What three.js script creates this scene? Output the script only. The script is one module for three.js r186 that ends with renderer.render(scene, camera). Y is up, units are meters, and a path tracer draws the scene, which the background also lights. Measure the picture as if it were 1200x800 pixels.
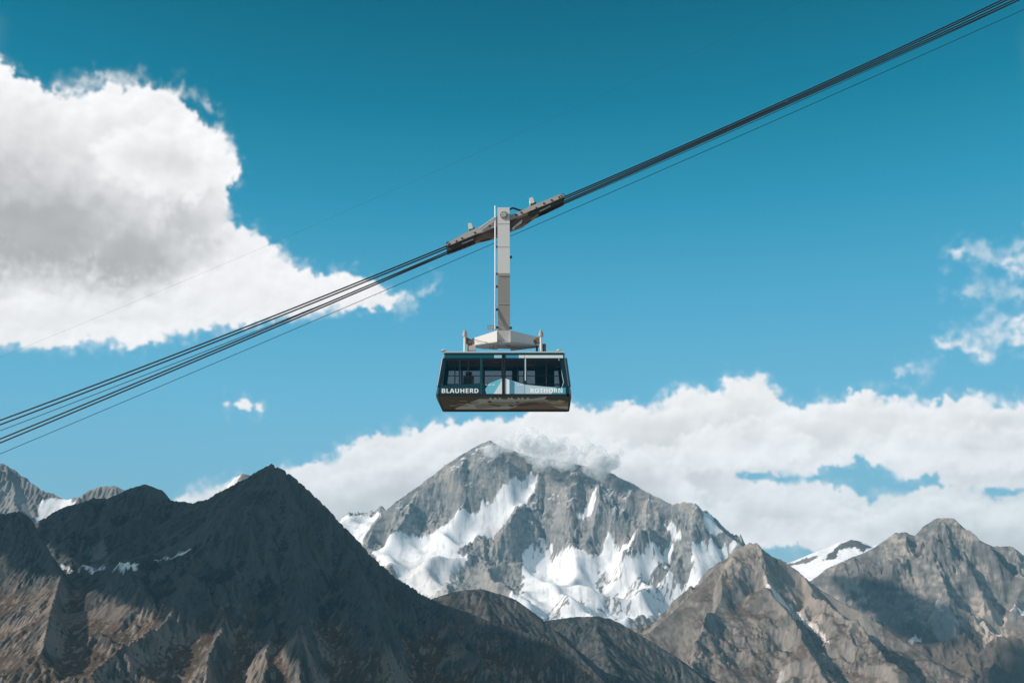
import * as THREE from 'three';
import { mergeGeometries } from 'three/addons/utils/BufferGeometryUtils.js';

// ------------------------------------------------------------------ camera, sky, sun, exposure
const scene = new THREE.Scene();
const W = 1024, H = 682;
const F = 1287, PITCH = Math.atan(300 / F), EYE = 2;           // focal length in photo pixels (1200 wide)
const camera = new THREE.PerspectiveCamera(2 * Math.atan(400 / F) * 180 / Math.PI, W / H, 0.5, 60000);
camera.position.set(0, EYE, 0);
camera.rotation.set(PITCH, 0, 0);
scene.add(camera);
const renderer = new THREE.WebGLRenderer({ antialias: true });
renderer.setSize(W, H);
renderer.toneMapping = THREE.LinearToneMapping;
renderer.toneMappingExposure = 1.0;
renderer.shadowMap.enabled = true;
const SUN = new THREE.Vector3(-0.79, 0.52, 0.30).normalize();   // towards the sun: left of the view, a little behind the eye
const sun = new THREE.DirectionalLight(new THREE.Color(1.0, 0.9, 0.8), 4.8);
sun.position.copy(SUN).multiplyScalar(20000);
sun.castShadow = true;
sun.shadow.mapSize.set(4096, 4096);
Object.assign(sun.shadow.camera, { left: -9000, right: 9000, top: 9000, bottom: -9000, near: 10, far: 45000 });
scene.add(sun, sun.target);
scene.fog = new THREE.FogExp2(new THREE.Color(0.26, 0.66, 0.92), 2.5e-5);   // mountain air

// ------------------------------------------------------------------ helpers
function rng(seed) { let s = seed >>> 0; return () => { s = (s + 0x6D2B79F5) >>> 0; let t = Math.imul(s ^ (s >>> 15), 1 | s); t = (t + Math.imul(t ^ (t >>> 7), 61 | t)) ^ t; return ((t ^ (t >>> 14)) >>> 0) / 4294967296; }; }
const PERM = new Uint8Array(512);
{ const r = rng(7), p = [...Array(256).keys()]; for (let i = 255; i > 0; i--) { const j = Math.floor(r() * (i + 1)); [p[i], p[j]] = [p[j], p[i]]; } for (let i = 0; i < 512; i++) PERM[i] = p[i & 255]; }
const GX = new Float32Array(256), GY = new Float32Array(256);
for (let i = 0; i < 256; i++) { GX[i] = Math.cos(i * 2.399963); GY[i] = Math.sin(i * 2.399963); }
function noise(x, y) {                                           // gradient noise, about -0.7..0.7
  const xi = Math.floor(x), yi = Math.floor(y), fx = x - xi, fy = y - yi, X = xi & 255, Y = yi & 255;
  const u = fx * fx * fx * (fx * (fx * 6 - 15) + 10), v = fy * fy * fy * (fy * (fy * 6 - 15) + 10);
  const a = PERM[PERM[X] + Y], b = PERM[PERM[X + 1] + Y], c = PERM[PERM[X] + Y + 1], d = PERM[PERM[X + 1] + Y + 1];
  const n0 = GX[a] * fx + GY[a] * fy, n1 = GX[b] * (fx - 1) + GY[b] * fy, n2 = GX[c] * fx + GY[c] * (fy - 1), n3 = GX[d] * (fx - 1) + GY[d] * (fy - 1);
  return n0 + u * (n1 - n0) + v * (n2 - n0 + u * (n3 - n2 - n1 + n0));
}
function fbm(x, y, o = 5, g = 0.5) { let s = 0, a = 1, f = 1; for (let i = 0; i < o; i++) { s += a * noise(x * f + i * 17.3, y * f - i * 9.1); a *= g; f *= 2.03; } return s; }
function ridged(x, y, o = 5, g = 0.5) { let s = 0, a = 1, f = 1, w = 1; for (let i = 0; i < o; i++) { let n = 1 - Math.abs(noise(x * f + i * 31.7, y * f + i * 11.9)) * 2; n = n * n * w; s += a * n; w = Math.min(1, Math.max(0, n * 1.6)); a *= g; f *= 2.05; } return s; }
function worley(x, y) {                                          // distance to the nearest of one random point per cell
  const xi = Math.floor(x), yi = Math.floor(y); let m = 9;
  for (let j = -1; j <= 1; j++) for (let i = -1; i <= 1; i++) { const h = PERM[PERM[(xi + i) & 255] + ((yi + j) & 255)], dx = xi + i + (h & 15) / 15 - x, dy = yi + j + (h >> 4) / 15 - y, d = dx * dx + dy * dy; if (d < m) m = d; }
  return Math.sqrt(m);
}
const clamp = (x, a = 0, b = 1) => Math.min(b, Math.max(a, x));
const smooth = (a, b, x) => { const t = clamp((x - a) / (b - a)); return t * t * (3 - 2 * t); };
const mix = (a, b, t) => a + (b - a) * t;
const lin = (c) => (c <= 0.04045 ? c / 12.92 : ((c + 0.055) / 1.055) ** 2.4);
const srgb = (r, g, b) => [lin(r / 255), lin(g / 255), lin(b / 255)];
const CP = Math.cos(PITCH), SP = Math.sin(PITCH);
function at(px, py, depth) {                                     // a pixel of the photograph and a distance north of the eye -> a point
  const X = (px - 600) / F, Y = (400 - py) / F, t = depth / (CP - Y * SP);
  return [t * X, EYE + t * (Y * CP + SP), -depth];
}
function skyAngles(px, py) {                                     // a pixel -> azimuth and elevation in degrees
  const X = (px - 600) / F, Y = (400 - py) / F, y = Y * CP + SP, z = CP - Y * SP;
  return [Math.atan2(X, z) * 180 / Math.PI, Math.atan2(y, Math.hypot(X, z)) * 180 / Math.PI];
}
function polyDist(poly, x, y) {                                  // signed distance to a polygon, positive inside
  let d = 1e18, inside = false;
  for (let i = 0, n = poly.length, j = n - 1; i < n; j = i++) {
    const ax = poly[j][0], ay = poly[j][1], bx = poly[i][0], by = poly[i][1], ex = bx - ax, ey = by - ay, wx = x - ax, wy = y - ay;
    const t = clamp((wx * ex + wy * ey) / (ex * ex + ey * ey + 1e-12)), qx = wx - ex * t, qy = wy - ey * t;
    d = Math.min(d, qx * qx + qy * qy);
    if ((ay > y) !== (by > y) && x < (bx - ax) * (y - ay) / (by - ay) + ax) inside = !inside;
  }
  return inside ? Math.sqrt(d) : -Math.sqrt(d);
}
function tag(o, label, category, group, kind) { o.userData.label = label; o.userData.category = category; if (group) o.userData.group = group; if (kind) o.userData.kind = kind; return o; }
function mesh(name, geometry, material, parent = scene) { const m = new THREE.Mesh(geometry, material); m.name = name; m.castShadow = m.receiveShadow = true; parent.add(m); return m; }

// ------------------------------------------------------------------ sky: air and clouds
{
  const PX = 22.46;                                              // photo pixels per degree, only used to write sizes
  const toSky = (pts) => pts.map(([x, y]) => skyAngles(x, y));
  const clouds = [
    { soft: 0.10, body: toSky([[-260, 40], [-60, 52], [0, 66], [14, 88], [50, 108], [88, 112], [120, 104], [160, 98], [205, 112], [236, 140], [268, 158], [276, 190], [268, 222], [266, 246], [278, 270], [300, 268], [318, 290], [344, 312], [372, 326], [404, 318], [424, 326], [446, 340], [478, 346], [460, 356], [420, 358], [380, 362], [340, 370], [310, 382], [262, 376], [230, 388], [190, 396], [160, 404], [110, 398], [40, 406], [-40, 404], [-300, 420]]) },
    { soft: 0.09, body: toSky([[318, 552], [352, 546], [392, 536], [412, 516], [446, 512], [484, 502], [520, 498], [560, 492], [596, 490], [640, 482], [664, 472], [690, 482], [718, 474], [760, 474], [786, 464], [800, 452], [832, 460], [862, 444], [886, 440], [904, 454], [914, 470], [958, 474], [1000, 464], [1050, 462], [1096, 474], [1134, 462], [1160, 470], [1200, 472], [1420, 490], [1420, 640], [1200, 652], [1100, 660], [960, 652], [900, 640], [860, 650], [600, 700], [300, 700], [280, 600]]) },
    { soft: 0.45, inner: 1, thin: 0.9, tone: 1.06, fade: 0.2, body: toSky([[108, 176], [126, 152], [178, 132], [230, 150], [260, 176], [256, 214], [228, 238], [190, 232], [150, 216], [120, 206]]) },
    { soft: 0.6, inner: 1, thin: 0.95, tone: 1.04, fade: 0.08, body: toSky([[-40, 356], [40, 334], [100, 350], [150, 356], [200, 334], [250, 304], [290, 288], [330, 306], [380, 334], [430, 338], [400, 356], [300, 374], [160, 396], [-40, 400]]) },
    { soft: 0.3, inner: 1, thin: 0.85, tone: 1.08, fade: 0.3, body: toSky([[320, 566], [372, 560], [420, 540], [470, 528], [540, 526], [600, 540], [640, 600], [600, 700], [280, 700]]) },
    { soft: 0.22, inner: 1, thin: 0.9, tone: 1.1, fade: 0.32, body: toSky([[560, 540], [596, 514], [650, 504], [700, 512], [740, 522], [790, 536], [820, 580], [800, 660], [560, 640]]) },
    { soft: 0.2, inner: 1, thin: 0.8, tone: 1.12, fade: 0.36, body: toSky([[776, 526], [812, 506], [850, 498], [884, 486], [920, 500], [956, 522], [940, 540], [880, 546], [800, 550]]) },
    { soft: 0.2, inner: 1, thin: 0.7, tone: 1.1, fade: 0.36, body: toSky([[1020, 516], [1060, 500], [1110, 506], [1150, 496], [1220, 508], [1220, 548], [1150, 552], [1110, 545], [1060, 540]]) },
    { soft: 0.13, inner: 1, thin: 0.9, tone: 1.1, fade: 0.38, body: toSky([[800, 600], [850, 590], [872, 574], [900, 566], [926, 572], [950, 578], [980, 588], [1010, 594], [1060, 590], [1100, 580], [1150, 592], [1210, 584], [1400, 590], [1400, 690], [800, 690]]) },
    { soft: 0.16, inner: 1, thin: 0.7, tone: 1.08, fade: 0.34, body: toSky([[880, 622], [920, 610], [970, 616], [1010, 606], [1060, 612], [1060, 660], [900, 660]]) },
    { soft: 0.12, body: toSky([[204, 586], [222, 576], [240, 570], [262, 566], [280, 560], [300, 574], [330, 620], [200, 640]]) },
    { soft: 0.10, body: toSky([[266, 476], [276, 469], [286, 468], [298, 476], [288, 481], [272, 480]]) },
    { soft: 0.42, thin: 0.7, body: toSky([[1112, 296], [1140, 290], [1180, 288], [1240, 278], [1320, 300], [1240, 326], [1200, 326], [1180, 312], [1150, 302]]) },
    { soft: 0.4, thin: 0.45, body: toSky([[1104, 340], [1150, 336], [1200, 338], [1260, 334], [1200, 345], [1130, 347]]) },
    { soft: 0.4, thin: 0.8, body: toSky([[1100, 402], [1124, 390], [1150, 380], [1182, 368], [1230, 370], [1300, 392], [1230, 406], [1180, 408], [1162, 418], [1140, 408]]) },
    { soft: 0.25, thin: 0.45, body: toSky([[1052, 437], [1068, 431], [1086, 434], [1088, 439], [1060, 441]]) },
    { soft: 0.25, thin: 0.35, body: toSky([[466, 344], [486, 338], [510, 332], [502, 342], [486, 350], [484, 366], [470, 366]]) },
    { soft: 0.22, thin: 0.5, body: toSky([[70, 100], [96, 84], [128, 92], [158, 84], [176, 104], [150, 120], [100, 116]]) },
    { soft: 0.22, thin: 0.45, body: toSky([[196, 106], [208, 100], [226, 106], [244, 126], [214, 116]]) },
  ];
  const holes = [
    toSky([[866, 556], [900, 552], [940, 560], [968, 552], [988, 546], [1004, 538], [1014, 534], [1018, 544], [1040, 548], [1064, 566], [1084, 562], [1100, 558], [1108, 570], [1076, 574], [1048, 576], [1022, 584], [992, 572], [950, 562], [900, 564]]),
    toSky([[884, 650], [920, 642], [962, 644], [980, 652], [930, 668], [890, 664]]),
    toSky([[1140, 572], [1170, 572], [1220, 580], [1170, 578]]),
  ];
  const grey = [[40, 270, 120, 62, 0.62], [150, 300, 70, 40, 0.6], [225, 255, 44, 48, 0.38], [-60, 250, 120, 80, 0.6], [860, 540, 80, 24, 0.14], [1180, 560, 60, 60, 0.16], [1000, 600, 120, 14, 0.12], [480, 560, 110, 26, 0.08], [1150, 500, 60, 16, 0.10]]
    .map(([x, y, a, b, k]) => [...skyAngles(x, y), a / PX, b / PX, k]);
  const boxes = new Map();
  const box = (p) => { if (!boxes.has(p)) boxes.set(p, [Math.min(...p.map((q) => q[0])), Math.max(...p.map((q) => q[0])), Math.min(...p.map((q) => q[1])), Math.max(...p.map((q) => q[1]))]); return boxes.get(p); };
  const dist = (p, x, y) => { const b = box(p), o = Math.max(b[0] - x, x - b[1], b[2] - y, y - b[3]); return o > 2.5 ? -o : polyDist(p, x, y); };
  const puff = (x, y) => 0.5 - (worley(x * 0.8, y * 0.95) * 0.5 + worley(x * 1.7 + 5, y * 2 + 3) * 0.27 + worley(x * 3.6 + 9, y * 4 + 1) * 0.15 + worley(x * 7.4, y * 7.9) * 0.08);
  const ramp = [[-90, 150, 190, 208], [0, 150, 190, 208], [3, 140, 190, 210], [6, 124, 184, 210], [10, 106, 178, 210], [15, 80, 166, 202], [20, 46, 150, 186], [25, 14, 130, 162], [30, 0, 112, 142], [45, 0, 92, 120], [90, 0, 78, 106]].map(([e, ...c]) => [e, ...srgb(...c)]);
  const air = (az, el, out) => {
    let i = 1; while (i < ramp.length - 1 && ramp[i][0] < el) i++;
    const t = clamp((el - ramp[i - 1][0]) / (ramp[i][0] - ramp[i - 1][0]));
    const ce = Math.cos(el * Math.PI / 180), a = az * Math.PI / 180;
    const cg = Math.sin(a) * ce * SUN.x + Math.sin(el * Math.PI / 180) * SUN.y - Math.cos(a) * ce * SUN.z;
    const k = 1.1 * mix(1, 0.74 + 0.26 * Math.min(1, cg * cg * 2.4), smooth(8, 34, el));     // the air is darkest at a right angle to the sun
    for (let c = 0; c < 3; c++) out[c] = mix(ramp[i - 1][c + 1], ramp[i][c + 1], t) * k;
  };
  const SW = 4096, SH = 2048, data = new Float32Array(SW * SH * 4), c = [0, 0, 0];
  for (let r = 0; r < SH; r++) {
    const el = (r + 0.5) / SH * 180 - 90;
    for (let q = 0; q < SW; q++) {
      const k = (r * SW + q) * 4;
      let az = (q + 0.5) / SW * 360 - 180 + 90; if (az > 180) az -= 360;                // column 0.25 of the map looks along -z
      data[k + 3] = 1;
      if (el < -1) { data[k] = 0.30; data[k + 1] = 0.5; data[k + 2] = 0.6; continue; }
      air(az, el, c);
      let alpha = 0, bright = 0;
      const near = Math.abs(az) < 31 && el < 34;
      const away = Math.max(smooth(26.5, 33, Math.abs(az)), smooth(32, 38, el));
      if (near) {
        const wx = az + 0.34 * noise(az * 0.7, el * 0.7) + 0.12 * noise(az * 2.6, el * 2.6 + 7), wy = el + 0.3 * noise(az * 0.7 + 40, el * 0.7) + 0.1 * noise(az * 2.6 + 11, el * 2.6);
        const w = puff(wx, wy), fine = fbm(az * 2.2, el * 2.2, 6, 0.6);
        let hole = -9; for (const p of holes) hole = Math.max(hole, dist(p, wx, wy));
        for (let n = 0; n < clouds.length; n++) {
          const cl = clouds[n], sx = wx + (cl.inner ? n * 0.7 : 0), d0 = dist(cl.body, wx, wy); if (d0 < -2.2) continue;
          const pw = cl.inner ? puff(sx, wy) : w; let d = d0 + 0.95 * pw + 0.3 * fine; if (!cl.inner) d = Math.min(d, -(hole + 0.6 * w + 0.25 * fine)); else d = Math.min(d, -(hole + 0.4));
          const e = cl.soft * (cl.inner ? 1 : mix(0.45, 3.2, smooth(-0.15, 0.45, noise(az * 0.6 + 3, el * 0.6))));
          let al = smooth(-e, e * 1.4, d) * (cl.thin ?? 1); if (cl.thin && !cl.inner) al *= clamp(0.7 + 1.1 * fine + w); if (!cl.inner) al = Math.max(al, 0.3 * smooth(-0.6, 0.6, d + 0.8 * fbm(wx * 1.1 + 30, wy * 1.5, 5, 0.55) - 0.15) * (cl.thin ?? 1));
          if (al <= 0) continue;
          const big = (x, y) => 0.5 - (worley(x * 0.30, y * 0.38) * 0.62 + worley(x * 0.75 + 4, y * 0.9 + 2) * 0.38), rim = smooth(1.5, 0.1, d);
          const lit = (big(sx - 0.3, wy + 0.42) - big(sx, wy)) * 0.42 + (puff(sx - 0.12, wy + 0.16) - pw) * (0.08 + 0.42 * rim);
          let b = (cl.tone ?? 1.06) - (cl.fade ?? 0.17) * smooth(0.15, 2.4, d + 0.9 * fbm(az * 0.35 + 9, el * 0.5, 4)) - clamp(lit, -0.12, 0.3) * 0.55;
          if (!cl.inner) { let g = 0; for (const [gx, gy, ga, gb, gk] of grey) { const u = (wx + fine * 0.7 - gx) / ga, v = (wy + fine * 0.6 - gy) / gb; g = Math.max(g, gk * smooth(1.5, 0.2, Math.hypot(u, v) - 0.6 * w - 0.3 * fine)); } b *= 1 - 0.66 * g; }
          const total = al + alpha * (1 - al); bright = mix(bright, b, al / total); alpha = total;
        }
      }
      if (away > 0) {
        const ce = Math.cos(el * Math.PI / 180), a2 = az * Math.PI / 180, yy = Math.sin(el * Math.PI / 180) + 0.12;
        const u = Math.sin(a2) * ce / yy * 1.5, v = Math.cos(a2) * ce / yy * 1.5, n = fbm(u + 3.3, v + 8.1, 6, 0.55);
        const al = smooth(0.06, 0.26, n) * away; if (al > alpha) { alpha = al; bright = mix(0.94, 0.62, smooth(0.2, 0.65, n)); }
      }
      const b = bright;
      data[k] = mix(c[0], b * 0.95, alpha); data[k + 1] = mix(c[1], b * 0.94, alpha); data[k + 2] = mix(c[2], b * 0.94, alpha);
    }
  }
  const sky = new THREE.DataTexture(data, SW, SH, THREE.RGBAFormat, THREE.FloatType);
  sky.mapping = THREE.EquirectangularReflectionMapping; sky.magFilter = sky.minFilter = THREE.LinearFilter; sky.needsUpdate = true;
  scene.background = sky; scene.environment = sky;
}

// ------------------------------------------------------------------ terrain
// Each massif is a height field: crest lines fall away on both sides, noise and running water cut them.
function erode(h, nx, nz, cell, drops, seed, strength) {
  const r = rng(seed), N = nx * nz;
  for (let n = 0; n < drops; n++) {
    let x = r() * (nx - 3) + 1, z = r() * (nz - 3) + 1, dx = 0, dz = 0, v = 1, water = 1, sed = 0;
    for (let s = 0; s < 60; s++) {
      const ix = x | 0, iz = z | 0, fx = x - ix, fz = z - iz, k = iz * nx + ix;
      const a = h[k], b = h[k + 1], c = h[k + nx], d = h[k + nx + 1];
      const gx = ((b - a) * (1 - fz) + (d - c) * fz) / cell, gz = ((c - a) * (1 - fx) + (d - b) * fx) / cell, h0 = a * (1 - fx) * (1 - fz) + b * fx * (1 - fz) + c * (1 - fx) * fz + d * fx * fz;
      dx = dx * 0.25 - gx * 0.75; dz = dz * 0.25 - gz * 0.75; const l = Math.hypot(dx, dz); if (l < 1e-6) break;
      dx /= l; dz /= l; x += dx; z += dz;
      if (x < 1 || z < 1 || x >= nx - 2 || z >= nz - 2) break;
      const jx = x | 0, jz = z | 0, ex = x - jx, ez = z - jz, j = jz * nx + jx;
      const h1 = h[j] * (1 - ex) * (1 - ez) + h[j + 1] * ex * (1 - ez) + h[j + nx] * (1 - ex) * ez + h[j + nx + 1] * ex * ez, dh = (h1 - h0) / cell;
      const cap = Math.max(-dh, 0.02) * v * water * 5 * strength;
      if (sed > cap || dh > 0) {
        const dep = dh > 0 ? Math.min(sed, dh) : (sed - cap) * 0.3; sed -= dep; const q = dep * cell;
        h[k] += q * (1 - fx) * (1 - fz); h[k + 1] += q * fx * (1 - fz); h[k + nx] += q * (1 - fx) * fz; h[k + nx + 1] += q * fx * fz;
      } else {
        const e = Math.min((cap - sed) * 0.3, -dh); sed += e; const q = e * cell;
        h[k] -= q * (1 - fx) * (1 - fz); h[k + 1] -= q * fx * (1 - fz); h[k + nx] -= q * (1 - fx) * fz; h[k + nx + 1] -= q * fx * fz;
      }
      v = Math.sqrt(Math.max(0.05, v * v - dh * 3)); v = Math.min(v, 3); water *= 0.985;
    }
  }
}
const rockMaterial = new THREE.MeshPhysicalMaterial({ vertexColors: true, roughness: 1, specularIntensity: 0.15 });
const terrains = {}, named = {};
function massif(o) {
  const { x: [x0, x1], z: [z0, z1], cell } = o, nx = Math.round((x1 - x0) / cell) + 1, nz = Math.round((z1 - z0) / cell) + 1;
  const lines = o.ridges.map((rd) => { const p = rd.p.map((q) => at(q[0], q[1], q[2])); return [{ ...o.fall, ...rd, free: rd !== o.ridges[0] && !rd.exact }, p.slice(1).map((b, i) => [p[i], b])]; });
  const h = new Float32Array(nx * nz), near = new Float32Array(nx * nz);
  for (let j = 0; j < nz; j++) for (let i = 0; i < nx; i++) {
    const X = x0 + i * cell, Z = z0 + j * cell;
    const wx = X + o.warp * fbm(X / o.warpSize, Z / o.warpSize + 5, 3), wz = Z + o.warp * fbm(X / o.warpSize + 50, Z / o.warpSize, 3);
    let best = -1e9, dm = 1e9;
    for (const [f, list] of lines) {                              // each crest line: its nearest stretch gives the height, softly blended
      let W = 0, hc = 0, fr = 0, dn = 1e9;
      for (const [a, b] of list) {
        const ex = b[0] - a[0], ez = b[2] - a[2], l = ex * ex + ez * ez;
        let t = clamp(((wx - a[0]) * ex + (wz - a[2]) * ez) / l), d = Math.hypot(wx - a[0] - ex * t, wz - a[2] - ez * t);
        const t1 = clamp(((X - a[0]) * ex + (Z - a[2]) * ez) / l), d1 = Math.hypot(X - a[0] - ex * t1, Z - a[2] - ez * t1);
        if (!f.free) { t = t1; d = mix(d1, d, smooth(0, o.warp * 1.5, d1)); if (d1 < dm) dm = d1; }
        const w = 1 / (d * d + 60) ** 3; W += w; hc += w * (a[1] + (b[1] - a[1]) * t); fr += w * smooth(-40, 40, Z - a[2] - ez * t); if (d < dn) dn = d;
      }
      hc /= W; const s1 = mix(f.back ?? f.s1, f.s1, fr / W), v = hc - s1 * Math.min(dn, f.d1) - f.s2 * Math.max(0, Math.min(dn, f.d2) - f.d1) - f.s3 * Math.max(0, dn - f.d2);
      const m = o.blend, q = clamp(0.5 + 0.5 * (v - best) / m); best = best < -1e8 ? v : mix(best, v, q) + m * q * (1 - q) * 0.5;
    }
    const k = smooth(0, o.keep, dm), A = o.amp * (0.12 + 0.88 * k);
    const L = o.size, n1 = ridged(X / L + 3, Z / (L * 1.2), 8, 0.43) - 0.75, wv = 0.35 * L * noise(X / L + 21, Z / L + 4), n2 = (ridged((X + Z * 0.5 + wv) / (L * 0.17), (Z + wv) / (L * 0.42) + 9, 5, 0.5) - 0.75) * smooth(-0.35, 0.35, noise(X / (L * 0.7) + 31, Z / (L * 0.9))), n3 = fbm(X / (L * 0.08), Z / (L * 0.09), 5, 0.6);
    let y = best + A * (n1 * (o.n1 ?? 0.75) + (o.n2 ?? 0.07) * n2 + (o.n3 ?? 0.13) * n3);
    { const f = o.crag ?? 10, q1 = fbm(X / (f * 13) + 60, Z / (f * 13), 4, 0.55), q2 = fbm((X + Z * 0.3) / (f * 4.6) + 80, Z / (f * 4.6), 4, 0.55), gate = smooth(-0.25, 0.2, noise(X / (f * 30) + 5, Z / (f * 30))); y += (0.25 + 0.75 * k) * gate * f * (1.5 * smooth(-0.04, 0.09, q1) + 0.65 * smooth(-0.05, 0.08, q2) + 0.5 * smooth(-0.05, 0.07, fbm(X / (f * 2.1), Z / (f * 2.1) + 70, 3))); }
    if (o.strata) { const [sz, tx, am] = o.strata, u = (y + X * tx + 40 * noise(X / 400, Z / 400) + sz * 1.3 * fbm(X / (sz * 3), Z / (sz * 3), 3)) / sz, fr = u - Math.floor(u); y += am * (smooth(0.1, 0.5, fr) - fr) * (0.2 + 0.8 * k) * smooth(-0.2, 0.3, noise(X / (sz * 7) + 13, Z / (sz * 7))); }
    h[j * nx + i] = Math.max(y, o.floor ?? -700); near[j * nx + i] = dm;
  }
  if (o.drops) erode(h, nx, nz, cell, o.drops, o.seed, o.cut ?? 1);
  const height = (X, Z) => {
    const u = (X - x0) / cell, v = (Z - z0) / cell; if (u < 0 || v < 0 || u >= nx - 1 || v >= nz - 1) return -1e9;
    const i = u | 0, j = v | 0, fx = u - i, fz = v - j, k = j * nx + i;
    return h[k] * (1 - fx) * (1 - fz) + h[k + 1] * fx * (1 - fz) + h[k + nx] * (1 - fx) * fz + h[k + nx + 1] * fx * fz;
  };
  const hit = (px, py) => {                                       // where the line of sight meets this massif; its crest if it passes over
    let top = null, gap = 1e9;
    for (let d = -z1; d < -z0; d += cell * 0.7) { const p = at(px, py, d), g = p[1] - height(p[0], p[2]); if (g <= 0) return p; if (g < gap) { gap = g; top = p; } }
    return top;
  };
  terrains[o.key] = { height, hit };
  const patches = (o.patches ?? []).map((p) => ({ ...p, map: p.px.map(([a, b]) => { const q = hit(a, b); return [q[0], q[2]]; }) }));
  for (const p of patches) p.box = [Math.min(...p.map.map((q) => q[0])) - 80, Math.max(...p.map.map((q) => q[0])) + 80, Math.min(...p.map.map((q) => q[1])) - 80, Math.max(...p.map.map((q) => q[1])) + 80];
  for (const p of patches) if (p.fill) {                          // ice fills the gullies under it
    const i0 = clamp(Math.floor((p.box[0] - x0) / cell), 1, nx - 2), i1 = clamp(Math.ceil((p.box[1] - x0) / cell), 1, nx - 2), j0 = clamp(Math.floor((p.box[2] - z0) / cell), 1, nz - 2), j1 = clamp(Math.ceil((p.box[3] - z0) / cell), 1, nz - 2), w = i1 - i0 + 1;
    const m = new Float32Array(w * (j1 - j0 + 1)), t = new Float32Array(m.length);
    for (let j = j0; j <= j1; j++) for (let i = i0; i <= i1; i++) m[(j - j0) * w + i - i0] = smooth(-20, 25, polyDist(p.map, x0 + i * cell, z0 + j * cell)) * p.fill;
    for (let n = 0; n < 40; n++) {
      for (let j = j0; j <= j1; j++) for (let i = i0; i <= i1; i++) { const k = j * nx + i; t[(j - j0) * w + i - i0] = (h[k - 1] + h[k + 1] + h[k - nx] + h[k + nx]) / 4; }
      for (let j = j0; j <= j1; j++) for (let i = i0; i <= i1; i++) { const k = j * nx + i, q = (j - j0) * w + i - i0; h[k] += (t[q] - h[k]) * m[q]; }
    }
  }
  const pos = new Float32Array(nx * nz * 3), col = new Float32Array(nx * nz * 3), idx = new Uint32Array((nx - 1) * (nz - 1) * 6);
  for (let j = 0, k = 0; j < nz; j++) for (let i = 0; i < nx; i++, k++) { pos[k * 3] = x0 + i * cell; pos[k * 3 + 1] = h[k]; pos[k * 3 + 2] = z0 + j * cell; }
  for (let j = 0, t = 0; j < nz - 1; j++) for (let i = 0; i < nx - 1; i++) { const a = j * nx + i; idx[t++] = a; idx[t++] = a + nx; idx[t++] = a + 1; idx[t++] = a + 1; idx[t++] = a + nx; idx[t++] = a + nx + 1; }
  const g = new THREE.BufferGeometry();
  g.setAttribute('position', new THREE.BufferAttribute(pos, 3)); g.setIndex(new THREE.BufferAttribute(idx, 1)); g.computeVertexNormals();
  const nor = g.attributes.normal.array, c = [0, 0, 0];
  for (let k = 0; k < nx * nz; k++) {
    const X = pos[k * 3], Y = pos[k * 3 + 1], Z = pos[k * 3 + 2], ny = nor[k * 3 + 1];
    o.color(c, X, Y, Z, ny, nor[k * 3]);
    for (const p of patches) {
      if (X < p.box[0] || X > p.box[1] || Z < p.box[2] || Z > p.box[3]) continue;
      const e = p.edge ?? 40, pd = polyDist(p.map, X, Z), d = Math.min(pd, e * (p.cap ?? 2.2)) + e * (p.grow ?? 0.35) + e * 1.1 * fbm(X / (e * 3), Z / (e * 3), 5, 0.66) + e * (p.rock ?? 0.5) * (0.72 - ridged((X + Z * 0.4) / (e * 2.6), Z / (e * 3.4) + X / (e * 9), 5, 0.55)) + (p.steep ?? 90) * (Math.min(0, ny - (p.ny ?? 0.62)));
      const a = smooth(-(p.soft ?? cell * 0.6), p.soft ?? cell * 0.6, d) * (p.a ?? 1); if (a > 0) { const v = 1 + 0.12 * fbm(X / 30, Z / 30, 3) - 0.22 * smooth(0.05, 0.4, fbm(X / 45 + 7, Z / 160, 4, 0.6)); for (let q = 0; q < 3; q++) c[q] = mix(c[q], Math.min(0.9, p.c[q] * v), a); }
    }
    col.set(c, k * 3);
  }
  g.setAttribute('color', new THREE.BufferAttribute(col, 3));
  const m = mesh('mountain', g, rockMaterial); { const k = o.name ?? 'mountain', n = named[k] = (named[k] ?? -1) + 1; m.name = n ? `${k}_${String(n).padStart(3, '0')}` : k; } tag(m, o.label, o.category ?? 'mountain', null, 'structure');
  return m;
}
const SNOW = [0.84, 0.84, 0.86], OLDSNOW = [0.6, 0.58, 0.57];
const set = (c, a) => { c[0] = a[0]; c[1] = a[1]; c[2] = a[2]; };
const lay = (c, a, t) => { for (let i = 0; i < 3; i++) c[i] = mix(c[i], a[i], t); };

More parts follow.
